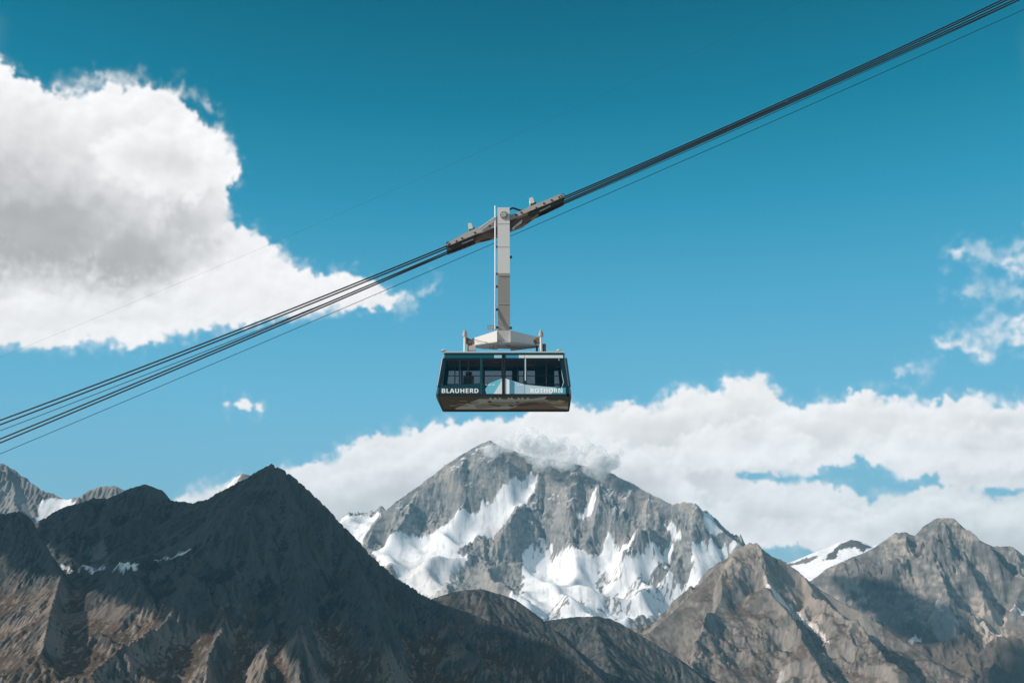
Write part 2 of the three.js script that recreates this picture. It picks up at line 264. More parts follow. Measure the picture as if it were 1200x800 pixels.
// main peak: 10 km away
massif({
  key: 'main', name: 'mountain', label: 'tall grey rock peak with bright glaciers, its summit in cloud behind the gondola',
  x: [-1650, 2450], z: [-11100, -7200], cell: 7.2, warp: 85, warpSize: 380, blend: 25, keep: 160, amp: 120, size: 520, strata: [46, 0.42, 11], n1: 0.85, n2: 0.03, crag: 18, drops: 0, seed: 11, cut: 0.4, floor: -800,
  fall: { s1: 1.5, d1: 520, s2: 1.05, d2: 900, s3: 0.38, back: 0.8 },
  ridges: [
    { p: [[380, 690, 9500], [424, 633, 9850], [434, 620, 9930], [452, 598, 10050], [470, 583, 10150], [500, 561, 10250], [540, 533, 10400], [560, 522, 10470], [574, 515, 10500], [590, 524, 10520], [618, 534, 10500], [640, 537, 10480], [662, 541, 10420], [690, 547, 10300], [720, 556, 10200], [760, 577, 10060], [788, 592, 9960], [800, 588, 9930], [812, 590, 9900], [834, 608, 9850], [852, 626, 9800], [880, 646, 9700], [960, 720, 9500]] },
    { p: [[628, 548, 10380], [616, 590, 10080], [596, 622, 9830], [568, 660, 9560], [536, 698, 9300], [510, 720, 9100]], s1: 1.5, d1: 200, s2: 0.9 },
    { p: [[690, 547, 10300], [700, 590, 10010], [690, 628, 9790]], s1: 1.2, d1: 260 },
    { p: [[760, 577, 10060], [752, 622, 9740], [722, 668, 9440], [690, 706, 9160]], s1: 1.3, d1: 130, s2: 0.8 },
    { p: [[812, 590, 9900], [806, 630, 9640], [772, 676, 9320], [724, 718, 9020]], s1: 1.3, d1: 130, s2: 0.8 },
    { p: [[500, 561, 10250], [470, 625, 9820], [448, 650, 9640]], s1: 1.2, d1: 160 },
    { p: [[434, 620, 9930], [430, 650, 9700], [440, 668, 9560]], s1: 1.2, d1: 120 },
    { p: [[808, 616, 10420], [824, 601, 10400], [834, 604, 10380], [852, 622, 10330], [880, 648, 10250]], exact: 1, s1: 0.9, d1: 400 },
    { p: [[370, 612, 10900], [396, 606, 10900], [440, 602, 10900], [500, 598, 10900]], exact: 1, s1: 0.25, d1: 700, s2: 0.6 },
  ],
  color(c, X, Y, Z, ny, nx) {
    const n = fbm(X / 260, Z / 260 + Y / 180, 5, 0.6), s = fbm((X + Y * 0.4) / 60, Y / 26, 4, 0.6), b = fbm(X / 22, Z / 22 + Y / 15, 4, 0.7);
    const v = 1 + 0.3 * n + 0.3 * s + 0.42 * b; set(c, [0.26 * v, 0.255 * v, 0.25 * v]);
    lay(c, [0.37, 0.32, 0.275], 0.65 * smooth(0.0, 0.4, n + 0.5 * s + 0.3 * b));
    lay(c, [0.085, 0.09, 0.095], 0.65 * smooth(0.1, 0.5, fbm(X / 120 + 9, Y / 50, 4)));
    lay(c, [0.29, 0.26, 0.235], 0.6 * smooth(250, -150, Y));
    if (ny > 0.62) lay(c, SNOW, 0.75 * smooth(0.70, 0.80, ny + 0.12 * b) * smooth(500, 900, Y));
  },
  patches: [
    { c: SNOW, fill: 0.8, edge: 24, rock: 0.25, cap: 2.2, grow: 0.6, steep: 10, ny: 0.3, px: [[629, 558], [622, 556], [604, 568], [585, 582], [555, 604], [520, 619], [488, 629], [452, 638], [438, 646], [448, 664], [474, 682], [500, 697], [516, 692], [526, 672], [546, 654], [536, 648], [556, 630], [574, 628], [590, 612], [604, 592], [624, 576]] },
    { c: OLDSNOW, edge: 40, ny: 0.5, a: 0.5, px: [[470, 655], [540, 655], [520, 700], [490, 700]] },
    { c: SNOW, fill: 0.6, edge: 30, rock: 1.2, cap: 1.4, grow: 0.5, steep: 20, ny: 0.4, px: [[616, 652], [640, 644], [664, 643], [690, 650], [716, 634], [742, 630], [726, 652], [702, 672], [690, 692], [650, 708], [618, 726], [640, 738], [604, 742], [598, 720], [612, 694]] },
    { c: SNOW, fill: 0.6, edge: 28, rock: 1.2, cap: 1.3, grow: 0.5, steep: 20, ny: 0.4, px: [[744, 652], [768, 644], [788, 640], [780, 658], [752, 676], [722, 694], [686, 718], [650, 735], [664, 722], [712, 692]] },
    { c: SNOW, fill: 0.7, edge: 24, rock: 1.1, cap: 1.3, grow: 0.4, steep: 20, ny: 0.35, px: [[812, 638], [836, 636], [862, 640], [850, 654], [830, 680], [806, 706], [770, 718], [728, 736], [700, 740], [740, 716], [780, 702], [802, 690], [812, 664]] },
    { c: SNOW, fill: 0.2, edge: 22, rock: 1.7, cap: 0.55, grow: 0, steep: 30, ny: 0.3, px: [[604, 744], [600, 716], [650, 694], [716, 668], [800, 690], [786, 712], [740, 738], [690, 748]] },
    { c: [0.5, 0.43, 0.38], edge: 20, ny: 0.4, px: [[820, 690], [800, 714], [760, 738], [730, 748], [750, 726]] },
    { c: SNOW, fill: 0.9, edge: 14, ny: 0.3, px: [[824, 600], [832, 602], [846, 622], [838, 628], [828, 618]] },
    { c: SNOW, fill: 0.95, edge: 20, ny: 0.2, px: [[360, 604], [400, 602], [445, 600], [432, 618], [424, 636], [392, 630]] },
    { c: SNOW, edge: 16, ny: 0.3, px: [[780, 616], [788, 613], [798, 630], [788, 628]] },
    { c: SNOW, edge: 12, ny: 0.3, px: [[694, 580], [700, 570], [698, 588], [682, 606], [676, 604]] },
  ],
});

// snow dome between the two right-hand mountains
massif({
  key: 'dome', crag: 2, name: 'snow_mountain', label: 'rounded white snow dome with a dark rock band, in the gap right of the main peak',
  x: [2400, 4200], z: [-11600, -10200], cell: 9, warp: 20, warpSize: 300, blend: 90, keep: 300, amp: 18, size: 300, floor: -300,
  fall: { s1: 0.28, d1: 300, s2: 0.36, d2: 900, s3: 0.4, back: 0.5 },
  ridges: [{ p: [[880, 676, 10900], [905, 667, 10950], [925, 659, 11000], [960, 645, 11000], [985, 635, 11000], [998, 632, 11000], [1010, 634, 11000], [1022, 640, 11000], [1048, 632, 11000], [1070, 640, 11000], [1120, 660, 11000]] }],
  color(c, X, Y, Z) { set(c, SNOW); lay(c, OLDSNOW, 0.4 * smooth(0, 0.5, fbm(X / 150, Z / 150, 4))); },
  patches: [
    { c: [0.12, 0.11, 0.11], edge: 26, ny: 0, px: [[966, 656], [974, 648], [986, 638], [996, 633], [1006, 634], [1020, 641], [1012, 647], [1004, 642], [994, 641], [984, 646], [976, 655]] },
    { c: [0.2, 0.18, 0.17], edge: 30, ny: 0, px: [[924, 661], [944, 655], [958, 652], [950, 658], [930, 662]] },
  ],
});

// right-hand grey mountain
massif({
  key: 'right', name: 'mountain', label: 'craggy grey mountain with scree fans at the right edge',
  x: [1900, 4100], z: [-8500, -6100], cell: 6.5, warp: 60, warpSize: 380, blend: 30, keep: 120, amp: 75, size: 380, strata: [80, -0.3, 16], drops: 0, seed: 23, cut: 0.4, floor: -700,
  n1: 1.15, n2: 0.03, crag: 17, fall: { s1: 1.3, d1: 380, s2: 0.72, d2: 650, s3: 0.34, back: 0.9 },
  ridges: [
    { p: [[900, 720, 7900], [930, 692, 8100], [968, 668, 8100], [1000, 653, 8050], [1025, 641, 8000], [1050, 626, 8000], [1062, 624, 8000], [1072, 628, 8000], [1085, 617, 8000], [1100, 608, 8000], [1118, 608, 8000], [1130, 618, 8000], [1146, 631, 8000], [1166, 640, 8000], [1184, 640, 8000], [1194, 650, 8000], [1220, 658, 7950], [1300, 690, 7900]] },
    { p: [[1105, 608, 8000], [1090, 650, 7750], [1110, 690, 7480], [1118, 712, 7330]], s1: 1.0, d1: 190 },
    { p: [[1062, 624, 8000], [1052, 664, 7760], [1040, 690, 7600]], s1: 1.0, d1: 180 },
    { p: [[1000, 653, 8050], [1030, 690, 7760], [1050, 705, 7600]], s1: 0.9, d1: 160 },
    { p: [[1184, 640, 8000], [1196, 680, 7700], [1190, 700, 7550]], s1: 1.0, d1: 150 },
    { p: [[1060, 812, 6350], [1100, 790, 6450], [1140, 770, 6600], [1180, 752, 6700], [1260, 730, 6800]], s1: 0.5, d1: 300, s2: 0.4 },
  ],
  color(c, X, Y, Z, ny) {
    const n = fbm(X / 220, Z / 220 + Y / 150, 5, 0.6), s = fbm((X - Y * 0.5) / 70, Y / 22, 4, 0.6), b = fbm(X / 26, Z / 26, 3, 0.6);
    const v = 1 + 0.4 * n + 0.3 * s + 0.25 * b; set(c, [0.2 * v, 0.192 * v, 0.185 * v]);
    lay(c, [0.42, 0.35, 0.295], 0.75 * smooth(0.05, 0.4, n + 0.5 * s + 0.3 * b)); lay(c, [0.08, 0.08, 0.08], 0.5 * smooth(0.08, 0.4, fbm(X / 100 + 9, Y / 40, 4)));
    lay(c, [0.2, 0.175, 0.16], smooth(0.62, 0.8, ny + 0.1 * b) * smooth(150, -60, Y + 80 * n));
    lay(c, [0.115, 0.088, 0.07], 0.8 * smooth(-120, -260, Y + 60 * n));
  },
  patches: [
    { c: [0.33, 0.31, 0.3], edge: 14, ny: 0, px: [[1100, 704], [1114, 716], [1130, 734], [1120, 752], [1096, 744], [1090, 722]] },
    { c: [0.44, 0.37, 0.31], edge: 18, ny: 0, px: [[1146, 720], [1164, 714], [1178, 722], [1180, 738], [1168, 748], [1152, 746], [1144, 734]] },
    { c: SNOW, edge: 6, ny: 0, px: [[1184, 716], [1194, 713], [1215, 714], [1215, 722], [1198, 721]] },
    { c: OLDSNOW, edge: 6, ny: 0, px: [[1066, 751], [1080, 748], [1080, 753], [1070, 754]] },
    { c: OLDSNOW, edge: 6, ny: 0, px: [[1098, 704], [1106, 716], [1104, 718], [1096, 708]] },
  ],
});

// brown mountain in front of it, with a pale gully
massif({
  key: 'brown', name: 'mountain', label: 'brown grassy mountain with a pale scree gully, right of the main peak',
  x: [550, 3250], z: [-6900, -4500], cell: 5.5, warp: 75, warpSize: 330, blend: 30, keep: 150, amp: 48, size: 340, drops: 0, seed: 31, cut: 0.45, strata: [34, 0.15, 4], floor: -700,
  n1: 0.85, n2: 0.012, crag: 9, fall: { s1: 0.95, d1: 300, s2: 0.62, d2: 650, s3: 0.36, back: 1.7 },
  ridges: [
    { p: [[690, 790, 5850], [730, 762, 5950], [760, 742, 6030], [800, 706, 6180], [840, 665, 6330], [862, 645, 6420], [880, 636, 6450], [894, 644, 6450], [905, 652, 6450], [914, 655, 6450], [934, 667, 6430], [958, 688, 6400], [985, 705, 6350], [1010, 716, 6300], [1040, 737, 6250], [1066, 756, 6180], [1100, 778, 6100], [1150, 812, 6000]] },
    { p: [[880, 636, 6450], [906, 690, 6120], [936, 730, 5800], [966, 770, 5500], [990, 810, 5200]], s1: 0.7, d1: 120, s2: 0.45 },
    { p: [[862, 645, 6420], [846, 700, 6080], [820, 760, 5700], [800, 810, 5350]], s1: 0.7, d1: 150, s2: 0.42 },
    { p: [[934, 667, 6430], [960, 700, 6180], [1000, 735, 5900], [1050, 790, 5500]], s1: 0.7, d1: 130, s2: 0.45 },
  ],
  color(c, X, Y, Z, ny) {
    const n = fbm(X / 200, Z / 200, 5, 0.6), s = fbm(X / 55, Z / 40 + Y / 20, 4, 0.6), b = fbm(X / 18, Z / 18, 3, 0.65);
    const v = 1 + 0.3 * n + 0.3 * s + 0.35 * b; set(c, [0.125 * v, 0.095 * v, 0.076 * v]);
    lay(c, [0.25 * v, 0.222 * v, 0.2 * v], 0.85 * smooth(0.80, 0.60, ny + 0.14 * s + 0.08 * b));
    lay(c, [0.075, 0.075, 0.06], 0.55 * smooth(0.05, 0.4, fbm(X / 90 + 5, Z / 70, 4)));
    lay(c, [0.33 * v, 0.28 * v, 0.24 * v], 0.8 * smooth(150, 300, Y + 160 * n));
  },
  patches: [
    { c: [0.72, 0.66, 0.62], edge: 8, ny: 0, px: [[896, 676], [902, 690], [914, 706], [928, 720], [946, 734], [962, 746], [972, 754], [966, 744], [956, 732], [944, 722], [930, 712], [916, 700], [906, 688]] },
    { c: [0.42, 0.35, 0.3], edge: 16, ny: 0, a: 0.8, px: [[924, 710], [944, 714], [962, 722], [960, 738], [944, 728], [930, 718]] },
    { c: [0.34, 0.29, 0.25], edge: 26, ny: 0, a: 0.7, px: [[894, 662], [926, 666], [960, 690], [1000, 712], [1030, 732], [1000, 730], [960, 712], [920, 700], [900, 684]] },
    { c: [0.45, 0.42, 0.4], edge: 8, ny: 0, px: [[914, 788], [920, 784], [918, 798], [912, 800]] },
  ],
});

// far left rock peaks
massif({
  key: 'leftfar', name: 'mountain', label: 'pale grey rock peak with a snow saddle at the far left edge',
  x: [-4500, -2650], z: [-8900, -7500], cell: 7, warp: 40, warpSize: 300, blend: 20, keep: 90, amp: 55, size: 280, strata: [60, 0.3, 12], drops: 20000, seed: 41, cut: 0.4, floor: -400,
  n2: 0.03, crag: 14, fall: { s1: 1.2, d1: 400, s2: 0.6, d2: 900, s3: 0.5, back: 0.8 },
  ridges: [
    { p: [[-60, 560, 8500], [-20, 540, 8500], [0, 543, 8500], [8, 546, 8500], [20, 553, 8480], [32, 563, 8450], [48, 574, 8420], [65, 580, 8400], [76, 584, 8400], [94, 582, 8350], [104, 574, 8300], [118, 569, 8300], [133, 568, 8300], [143, 573, 8300], [156, 582, 8300], [190, 610, 8300]] },
    { p: [[8, 546, 8500], [14, 580, 8250], [30, 620, 8000]], s1: 1.1, d1: 140 },
  ],
  color(c, X, Y, Z) { const n = fbm(X / 160, Z / 160 + Y / 90, 5, 0.6), v = 1 + 0.6 * n; set(c, [0.23 * v, 0.215 * v, 0.205 * v]); },
  patches: [{ c: SNOW, fill: 0.9, edge: 18, ny: 0, px: [[46, 590], [60, 583], [78, 583], [96, 582], [84, 594], [60, 608], [40, 618]] }],
});
massif({
  key: 'tip', name: 'mountain', label: 'small rock tip peeping over the left shoulder of the dark pyramid mountain',
  x: [-2050, -1500], z: [-6700, -6100], cell: 6, warp: 15, warpSize: 120, blend: 12, keep: 50, amp: 16, size: 120, drops: 0, floor: -200,
  fall: { s1: 1.0, d1: 200, s2: 0.6, d2: 400, s3: 0.5 },
  ridges: [{ p: [[240, 600, 6400], [262, 574, 6400], [276, 559, 6400], [284, 555, 6400], [294, 558, 6400], [310, 575, 6400]] }],
  color(c, X, Y, Z) { const n = fbm(X / 60, Z / 60 + Y / 30, 5, 0.6), v = 1 + 0.5 * n; set(c, [0.2 * v, 0.19 * v, 0.18 * v]); },
  patches: [{ c: SNOW, edge: 10, ny: 0, px: [[256, 582], [270, 564], [279, 559], [276, 570], [268, 584]] }],
});

// the dark side: cirque ridge, pyramid, and the two hills at its right foot
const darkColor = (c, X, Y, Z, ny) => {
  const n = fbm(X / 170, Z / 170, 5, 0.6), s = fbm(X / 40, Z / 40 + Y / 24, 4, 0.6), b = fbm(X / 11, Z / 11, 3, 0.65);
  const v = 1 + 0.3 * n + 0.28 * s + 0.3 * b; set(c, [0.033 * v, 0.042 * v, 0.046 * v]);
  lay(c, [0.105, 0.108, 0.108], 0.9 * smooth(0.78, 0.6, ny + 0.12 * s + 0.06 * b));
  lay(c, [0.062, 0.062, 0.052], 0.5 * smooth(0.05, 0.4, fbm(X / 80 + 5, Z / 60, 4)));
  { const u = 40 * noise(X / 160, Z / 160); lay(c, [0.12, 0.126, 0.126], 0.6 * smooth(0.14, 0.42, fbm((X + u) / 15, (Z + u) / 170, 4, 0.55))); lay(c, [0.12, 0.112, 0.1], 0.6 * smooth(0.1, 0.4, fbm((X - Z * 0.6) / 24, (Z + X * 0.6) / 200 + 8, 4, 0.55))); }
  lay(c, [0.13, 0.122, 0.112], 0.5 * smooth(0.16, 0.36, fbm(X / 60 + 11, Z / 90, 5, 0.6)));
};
massif({
  key: 'cirque', name: 'mountain', label: 'dark rocky ridge above a cirque with thin snow patches, left of the pyramid mountain',
  x: [-2150, -820], z: [-4350, -2950], cell: 4.2, warp: 25, warpSize: 200, blend: 20, keep: 60, amp: 32, size: 210, strata: [34, 0.4, 6], drops: 40000, seed: 51, cut: 0.5, floor: -500,
  n2: 0.02, crag: 8, fall: { s1: 0.95, d1: 150, s2: 0.5, d2: 420, s3: 0.2, back: 0.7 },
  ridges: [
    { p: [[-60, 655, 3900], [20, 626, 3900], [42, 611, 3900], [58, 603, 3900], [73, 595, 3900], [105, 585, 3900], [130, 583, 3880], [154, 571, 3850], [170, 567, 3840], [180, 570, 3830], [189, 574, 3820], [200, 586, 3800], [212, 588, 3750], [226, 589, 3680], [250, 582, 3550], [280, 570, 3400]] },
    { p: [[200, 586, 3800], [178, 600, 3680], [150, 620, 3550]], s1: 0.8, d1: 60 },
    { p: [[105, 585, 3900], [110, 615, 3700]], s1: 0.8, d1: 60 },
  ],
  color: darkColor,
  patches: [
    { c: SNOW, edge: 5, ny: 0, px: [[133, 668], [142, 664], [152, 663], [162, 662], [158, 668], [144, 672]] },
    { c: OLDSNOW, edge: 5, ny: 0, px: [[70, 660], [84, 668], [92, 671], [80, 664]] },
    { c: SNOW, edge: 4, ny: 0, px: [[95, 663], [108, 664], [122, 667], [114, 668], [100, 666]] },
    { c: SNOW, edge: 4, ny: 0, px: [[181, 656], [192, 653], [186, 657]] },
    { c: SNOW, edge: 5, ny: 0, px: [[196, 654], [210, 648], [221, 645], [214, 650]] },
    { c: [0.2, 0.19, 0.18], edge: 12, ny: 0, a: 0.8, px: [[118, 634], [130, 652], [128, 664], [104, 664], [110, 646]] },
  ],
});
massif({
  key: 'hills', name: 'hill', category: 'hill', label: 'two low brown rounded hills at the right foot of the dark pyramid mountain',
  x: [-480, 1100], z: [-4900, -3300], cell: 4.6, warp: 30, warpSize: 240, blend: 20, keep: 90, amp: 18, size: 210, drops: 14000, seed: 61, cut: 0.5, floor: -600,
  n1: 0.6, n2: 0.01, n3: 0.1, crag: 4, fall: { s1: 0.5, d1: 120, s2: 0.5, d2: 500, s3: 0.4, back: 0.6 },
  ridges: [
    { p: [[480, 712, 3800], [510, 700, 3800], [530, 694, 3800], [562, 690, 3790], [582, 695, 3780], [604, 702, 3760], [626, 718, 3740], [648, 737, 3720], [672, 760, 3680], [710, 800, 3600]] },
    { p: [[610, 740, 4500], [640, 727, 4500], [670, 723, 4480], [700, 722, 4460], [716, 725, 4440], [736, 736, 4400], [760, 750, 4360], [790, 768, 4300], [830, 800, 4200], [850, 820, 4100]], exact: 1 },
    { p: [[700, 722, 4460], [706, 760, 4150], [720, 800, 3900]] },
  ],
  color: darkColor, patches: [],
});
massif({
  key: 'pyramid', name: 'mountain', label: 'dark pyramid shaped mountain in cloud shade with a brown sunlit foot, front left',
  x: [-1620, 520], z: [-3400, -1650], cell: 2.9, warp: 30, warpSize: 230, blend: 16, keep: 190, amp: 38, size: 330, drops: 170000, seed: 71, cut: 0.5, strata: [30, 0.2, 4], floor: -520,
  n1: 1.1, n2: 0.02, n3: 0.05, crag: 2.6, fall: { s1: 0.85, d1: 120, s2: 0.56, d2: 520, s3: 0.40, back: 1.7 },
  ridges: [
    { p: [[205, 600, 3360], [228, 592, 3280], [262, 574, 3100], [290, 560, 3040], [304, 551, 3010], [318, 544, 3000], [330, 550, 2995], [345, 560, 2990], [375, 586, 2970], [400, 611, 2950], [420, 632, 2935], [437, 651, 2920], [467, 679, 2900], [497, 697, 2880], [522, 706, 2860], [550, 716, 2840], [580, 729, 2820], [612, 739, 2800], [646, 750, 2770], [690, 784, 2720], [740, 830, 2650]] },
    { p: [[318, 544, 3000], [286, 606, 2860], [244, 656, 2680], [204, 700, 2500], [160, 742, 2330], [110, 790, 2150]], s1: 0.7, d1: 90 },
    { p: [[325, 548, 2998], [344, 620, 2800], [352, 700, 2540], [352, 800, 2240]], s1: 0.6, d1: 90 },
    { p: [[404, 626, 2930], [430, 690, 2700], [450, 760, 2460], [470, 820, 2280]], exact: 1, s1: 0.6, d1: 90 },
    { p: [[526, 716, 2840], [560, 760, 2600], [590, 815, 2400]], s1: 0.6, d1: 90 },
    { p: [[-60, 588, 2950], [0, 601, 2900], [22, 600, 2890], [36, 608, 2870], [56, 642, 2760], [72, 672, 2640], [60, 710, 2450], [50, 760, 2250]], exact: 1, s1: 0.75, d1: 110 },
    { p: [[90, 690, 2950], [130, 694, 2850], [165, 705, 2700], [150, 740, 2450]], s1: 0.4, d1: 100, s2: 0.4 },
    { p: [[40, 706, 2700], [24, 752, 2420], [6, 812, 2200]], s1: 0.8, d1: 60 },
    { p: [[116, 706, 2700], [96, 752, 2420], [70, 812, 2180]], s1: 0.8, d1: 60 },
    { p: [[262, 716, 2560], [250, 756, 2380], [236, 812, 2160]], s1: 0.8, d1: 55 },
    { p: [[318, 722, 2520], [312, 762, 2340], [296, 812, 2150]], s1: 0.8, d1: 55 },
  ],
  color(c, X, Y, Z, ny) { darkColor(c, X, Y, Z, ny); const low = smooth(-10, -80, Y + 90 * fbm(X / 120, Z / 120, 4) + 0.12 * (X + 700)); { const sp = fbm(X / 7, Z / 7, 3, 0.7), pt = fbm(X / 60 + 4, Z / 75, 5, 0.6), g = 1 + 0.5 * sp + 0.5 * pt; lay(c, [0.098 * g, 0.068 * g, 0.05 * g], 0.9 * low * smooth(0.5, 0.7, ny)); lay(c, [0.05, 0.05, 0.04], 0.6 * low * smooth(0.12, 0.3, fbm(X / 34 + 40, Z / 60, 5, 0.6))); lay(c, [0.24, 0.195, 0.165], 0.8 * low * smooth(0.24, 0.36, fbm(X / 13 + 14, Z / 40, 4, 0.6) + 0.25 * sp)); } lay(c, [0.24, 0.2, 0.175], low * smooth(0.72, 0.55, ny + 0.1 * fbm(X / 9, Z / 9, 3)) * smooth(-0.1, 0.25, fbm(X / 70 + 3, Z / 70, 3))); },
  patches: [
    { c: SNOW, edge: 5, ny: 0, px: [[133, 668], [142, 664], [152, 663], [162, 662], [158, 668], [144, 672]] },
    { c: OLDSNOW, edge: 5, ny: 0, px: [[70, 660], [84, 668], [92, 671], [80, 664]] },
    { c: SNOW, edge: 4, ny: 0, px: [[95, 663], [108, 664], [122, 667], [114, 668], [100, 666]] },
    { c: SNOW, edge: 4, ny: 0, px: [[181, 656], [192, 653], [186, 657]] },
    { c: SNOW, edge: 5, ny: 0, px: [[196, 654], [210, 648], [221, 645], [214, 650]] },
    { c: [0.13, 0.13, 0.13], edge: 9, ny: 0, a: 0.8, px: [[118, 634], [130, 652], [128, 664], [104, 664], [110, 646]] },
    { c: [0.12, 0.12, 0.12], edge: 9, ny: 0, a: 0.7, px: [[296, 568], [306, 570], [270, 604], [226, 640], [196, 652], [180, 650], [230, 620]] },
    { c: [0.2, 0.16, 0.135], edge: 20, ny: 0, a: 0.7, px: [[24, 712], [50, 690], [64, 700], [100, 712], [150, 712], [140, 724], [90, 724], [50, 724]] },
  ],
});

// valley floor far below and the meadow the photographer stands on
{
  const g = new THREE.PlaneGeometry(26000, 20000, 130, 100); g.rotateX(-Math.PI / 2); g.translate(0, -760, -5000);
  const p = g.attributes.position, col = new Float32Array(p.count * 3);
  for (let i = 0; i < p.count; i++) { const x = p.getX(i), z = p.getZ(i), n = fbm(x / 900, z / 900, 5); p.setY(i, -760 + 60 * n); col.set([0.10 + 0.04 * n, 0.1 + 0.03 * n, 0.06], i * 3); }
  g.setAttribute('color', new THREE.BufferAttribute(col, 3)); g.computeVertexNormals();
  tag(mesh('valley_floor', g, rockMaterial), 'green and brown valley floor far below the cable car', 'valley', null, 'structure');
  const m = new THREE.PlaneGeometry(700, 640, 140, 128); m.rotateX(-Math.PI / 2);
  const q = m.attributes.position, cm = new Float32Array(q.count * 3);
  for (let i = 0; i < q.count; i++) { const x = q.getX(i), z = q.getZ(i) - 200, n = fbm(x / 40, z / 40, 5); q.setXYZ(i, x, 0.25 * z - 0.0006 * z * z * (z < 0 ? 1 : 0) + n * 1.2 - 1.2 - (z > -6 && z < 6 ? 0.6 : 0), z); cm.set([0.27 + 0.08 * n, 0.245 + 0.07 * n, 0.19], i * 3); }
  m.setAttribute('color', new THREE.BufferAttribute(cm, 3)); m.computeVertexNormals();
  tag(mesh('meadow', m, rockMaterial), 'dry alpine meadow sloping down below the cable car', 'meadow', null, 'structure');
}

// ------------------------------------------------------------------ clouds built as things
// Fair-weather clouds outside the frame, towards the sun: they throw the shade seen on the mountains.
{
  const U = new THREE.Vector3().crossVectors(SUN, new THREE.Vector3(0, 1, 0)).normalize(), V = new THREE.Vector3().crossVectors(U, SUN).normalize();
  const white = new THREE.MeshStandardMaterial({ color: new THREE.Color(0.9, 0.9, 0.9), roughness: 1 });
  function shadeCloud(label, outline, far, size, seed, grow = 0) {           // outline: [massif, px, py] of the edge of the shade
    const w = outline.map(([k, x, y]) => new THREE.Vector3(...terrains[k].hit(x, y))), flat = w.map((p) => [p.dot(U), p.dot(V)]);
    const mid = w.reduce((s, p) => s + p.dot(SUN), 0) / w.length + far, r = rng(seed), list = [];
    const lo = [0, 1].map((i) => Math.min(...flat.map((p) => p[i]))), hi = [0, 1].map((i) => Math.max(...flat.map((p) => p[i])));
    const one = new THREE.IcosahedronGeometry(1, 3);
    for (let a = lo[0] - grow; a < hi[0] + grow; a += size * 0.62) for (let b = lo[1] - grow; b < hi[1] + grow; b += size * 0.62) {
      const x = a + (r() - 0.5) * size * 0.5, y = b + (r() - 0.5) * size * 0.5, d = polyDist(flat, x, y) + grow; if (d < size * 0.25) continue;
      const R = Math.min(size * (0.8 + 0.5 * r()), Math.max(d * 1.05, size * 0.3)), g = one.clone(), p = g.attributes.position, c = new THREE.Vector3().addScaledVector(U, x).addScaledVector(V, y).addScaledVector(SUN, mid + (r() - 0.5) * size * 1.2);
      for (let i = 0; i < p.count; i++) { const k = R * (1 + 0.22 * fbm(p.getX(i) * 1.7 + x, p.getY(i) * 1.7 + p.getZ(i) * 1.3 + y, 3)); p.setXYZ(i, c.x + p.getX(i) * k, c.y + p.getY(i) * k * 0.85, c.z + p.getZ(i) * k); }
      list.push(g);
    }
    if (!list.length) return;
    const g = mergeGeometries(list); g.computeVertexNormals();
    tag(mesh('cloud', g, white), label, 'cloud', null, 'stuff').name = cloudName();
  }
  let n = 0; const cloudName = () => (n++ ? `cloud_${String(n - 1).padStart(3, '0')}` : 'cloud');
  const P = 'pyramid', C = 'cirque', R = 'right', Hh = 'hills';
  shadeCloud('white heap cloud left of the frame shading the pyramid mountain', [
    [P, 0, 646], [P, 40, 676], [P, 100, 690], [P, 140, 700], [P, 176, 716], [P, 206, 726], [P, 236, 730], [P, 262, 744], [P, 300, 756], [P, 340, 758], [P, 372, 776], [P, 396, 800], [P, 450, 835], [P, 560, 850], [P, 740, 845], [P, 690, 792],
    [P, 646, 758], [P, 580, 735], [P, 530, 712], [P, 480, 690], [P, 437, 655], [P, 400, 614], [P, 350, 562], [P, 318, 540], [C, 240, 580], [C, 170, 562], [C, 100, 580], [C, 30, 618], [P, 0, 598], [P, -40, 600]], 2600, 100, 5, 18);
  shadeCloud('small white cloud left of the frame shading the scree of the right mountain', [
    [R, 968, 676], [R, 1000, 672], [R, 1040, 676], [R, 1066, 690], [R, 1090, 700], [R, 1120, 712], [R, 1140, 726], [R, 1150, 750], [R, 1120, 762], [R, 1080, 760], [R, 1040, 740], [R, 1000, 712]], 9000, 110, 6);
  shadeCloud('second small white cloud left of the frame shading the foot of the right mountain', [
    [R, 1200, 748], [R, 1170, 762], [R, 1150, 790], [R, 1160, 815], [R, 1230, 815]], 8600, 90, 8);
  // the cloud wrapped round the summit: several hundred thin puffs of mist in its real volume
  const r = rng(77), N = 112, M = new THREE.Matrix4(), q = new THREE.Quaternion(), s = new THREE.Vector3(), e = new THREE.Euler();
  const puff = new THREE.IcosahedronGeometry(1, 3), pp = puff.attributes.position;
  for (let i = 0; i < pp.count; i++) { const k = 1 + 0.3 * fbm(pp.getX(i) * 1.3 + 4, pp.getY(i) * 1.3 + pp.getZ(i) * 1.1, 3); pp.setXYZ(i, pp.getX(i) * k, pp.getY(i) * k, pp.getZ(i) * k); }
  puff.computeVertexNormals();
  const mist = new THREE.MeshPhysicalMaterial({ color: new THREE.Color(0.97, 0.97, 0.97), roughness: 1, specularIntensity: 0, transparent: true, opacity: 0.15 });
  const im = new THREE.InstancedMesh(puff, mist, N);
  // lumps: pixel, depth, radii in metres
  const lumps = [[592, 524, 10330, 130, 50, 120], [614, 520, 10330, 150, 75, 150], [642, 524, 10280, 170, 80, 150], [674, 532, 10180, 180, 70, 150], [706, 540, 10080, 170, 60, 150], [632, 542, 10200, 130, 40, 110], [664, 544, 10080, 110, 36, 100], [704, 550, 10000, 130, 36, 110], [572, 530, 10300, 80, 34, 80]]
    .map(([x, y, d, a, b, c]) => ({ c: at(x, y, d), r: [a, b, c], w: a * b }));
  const total = lumps.reduce((t, l) => t + l.w, 0), normal = () => (r() + r() + r() + r() - 2) * 0.85;
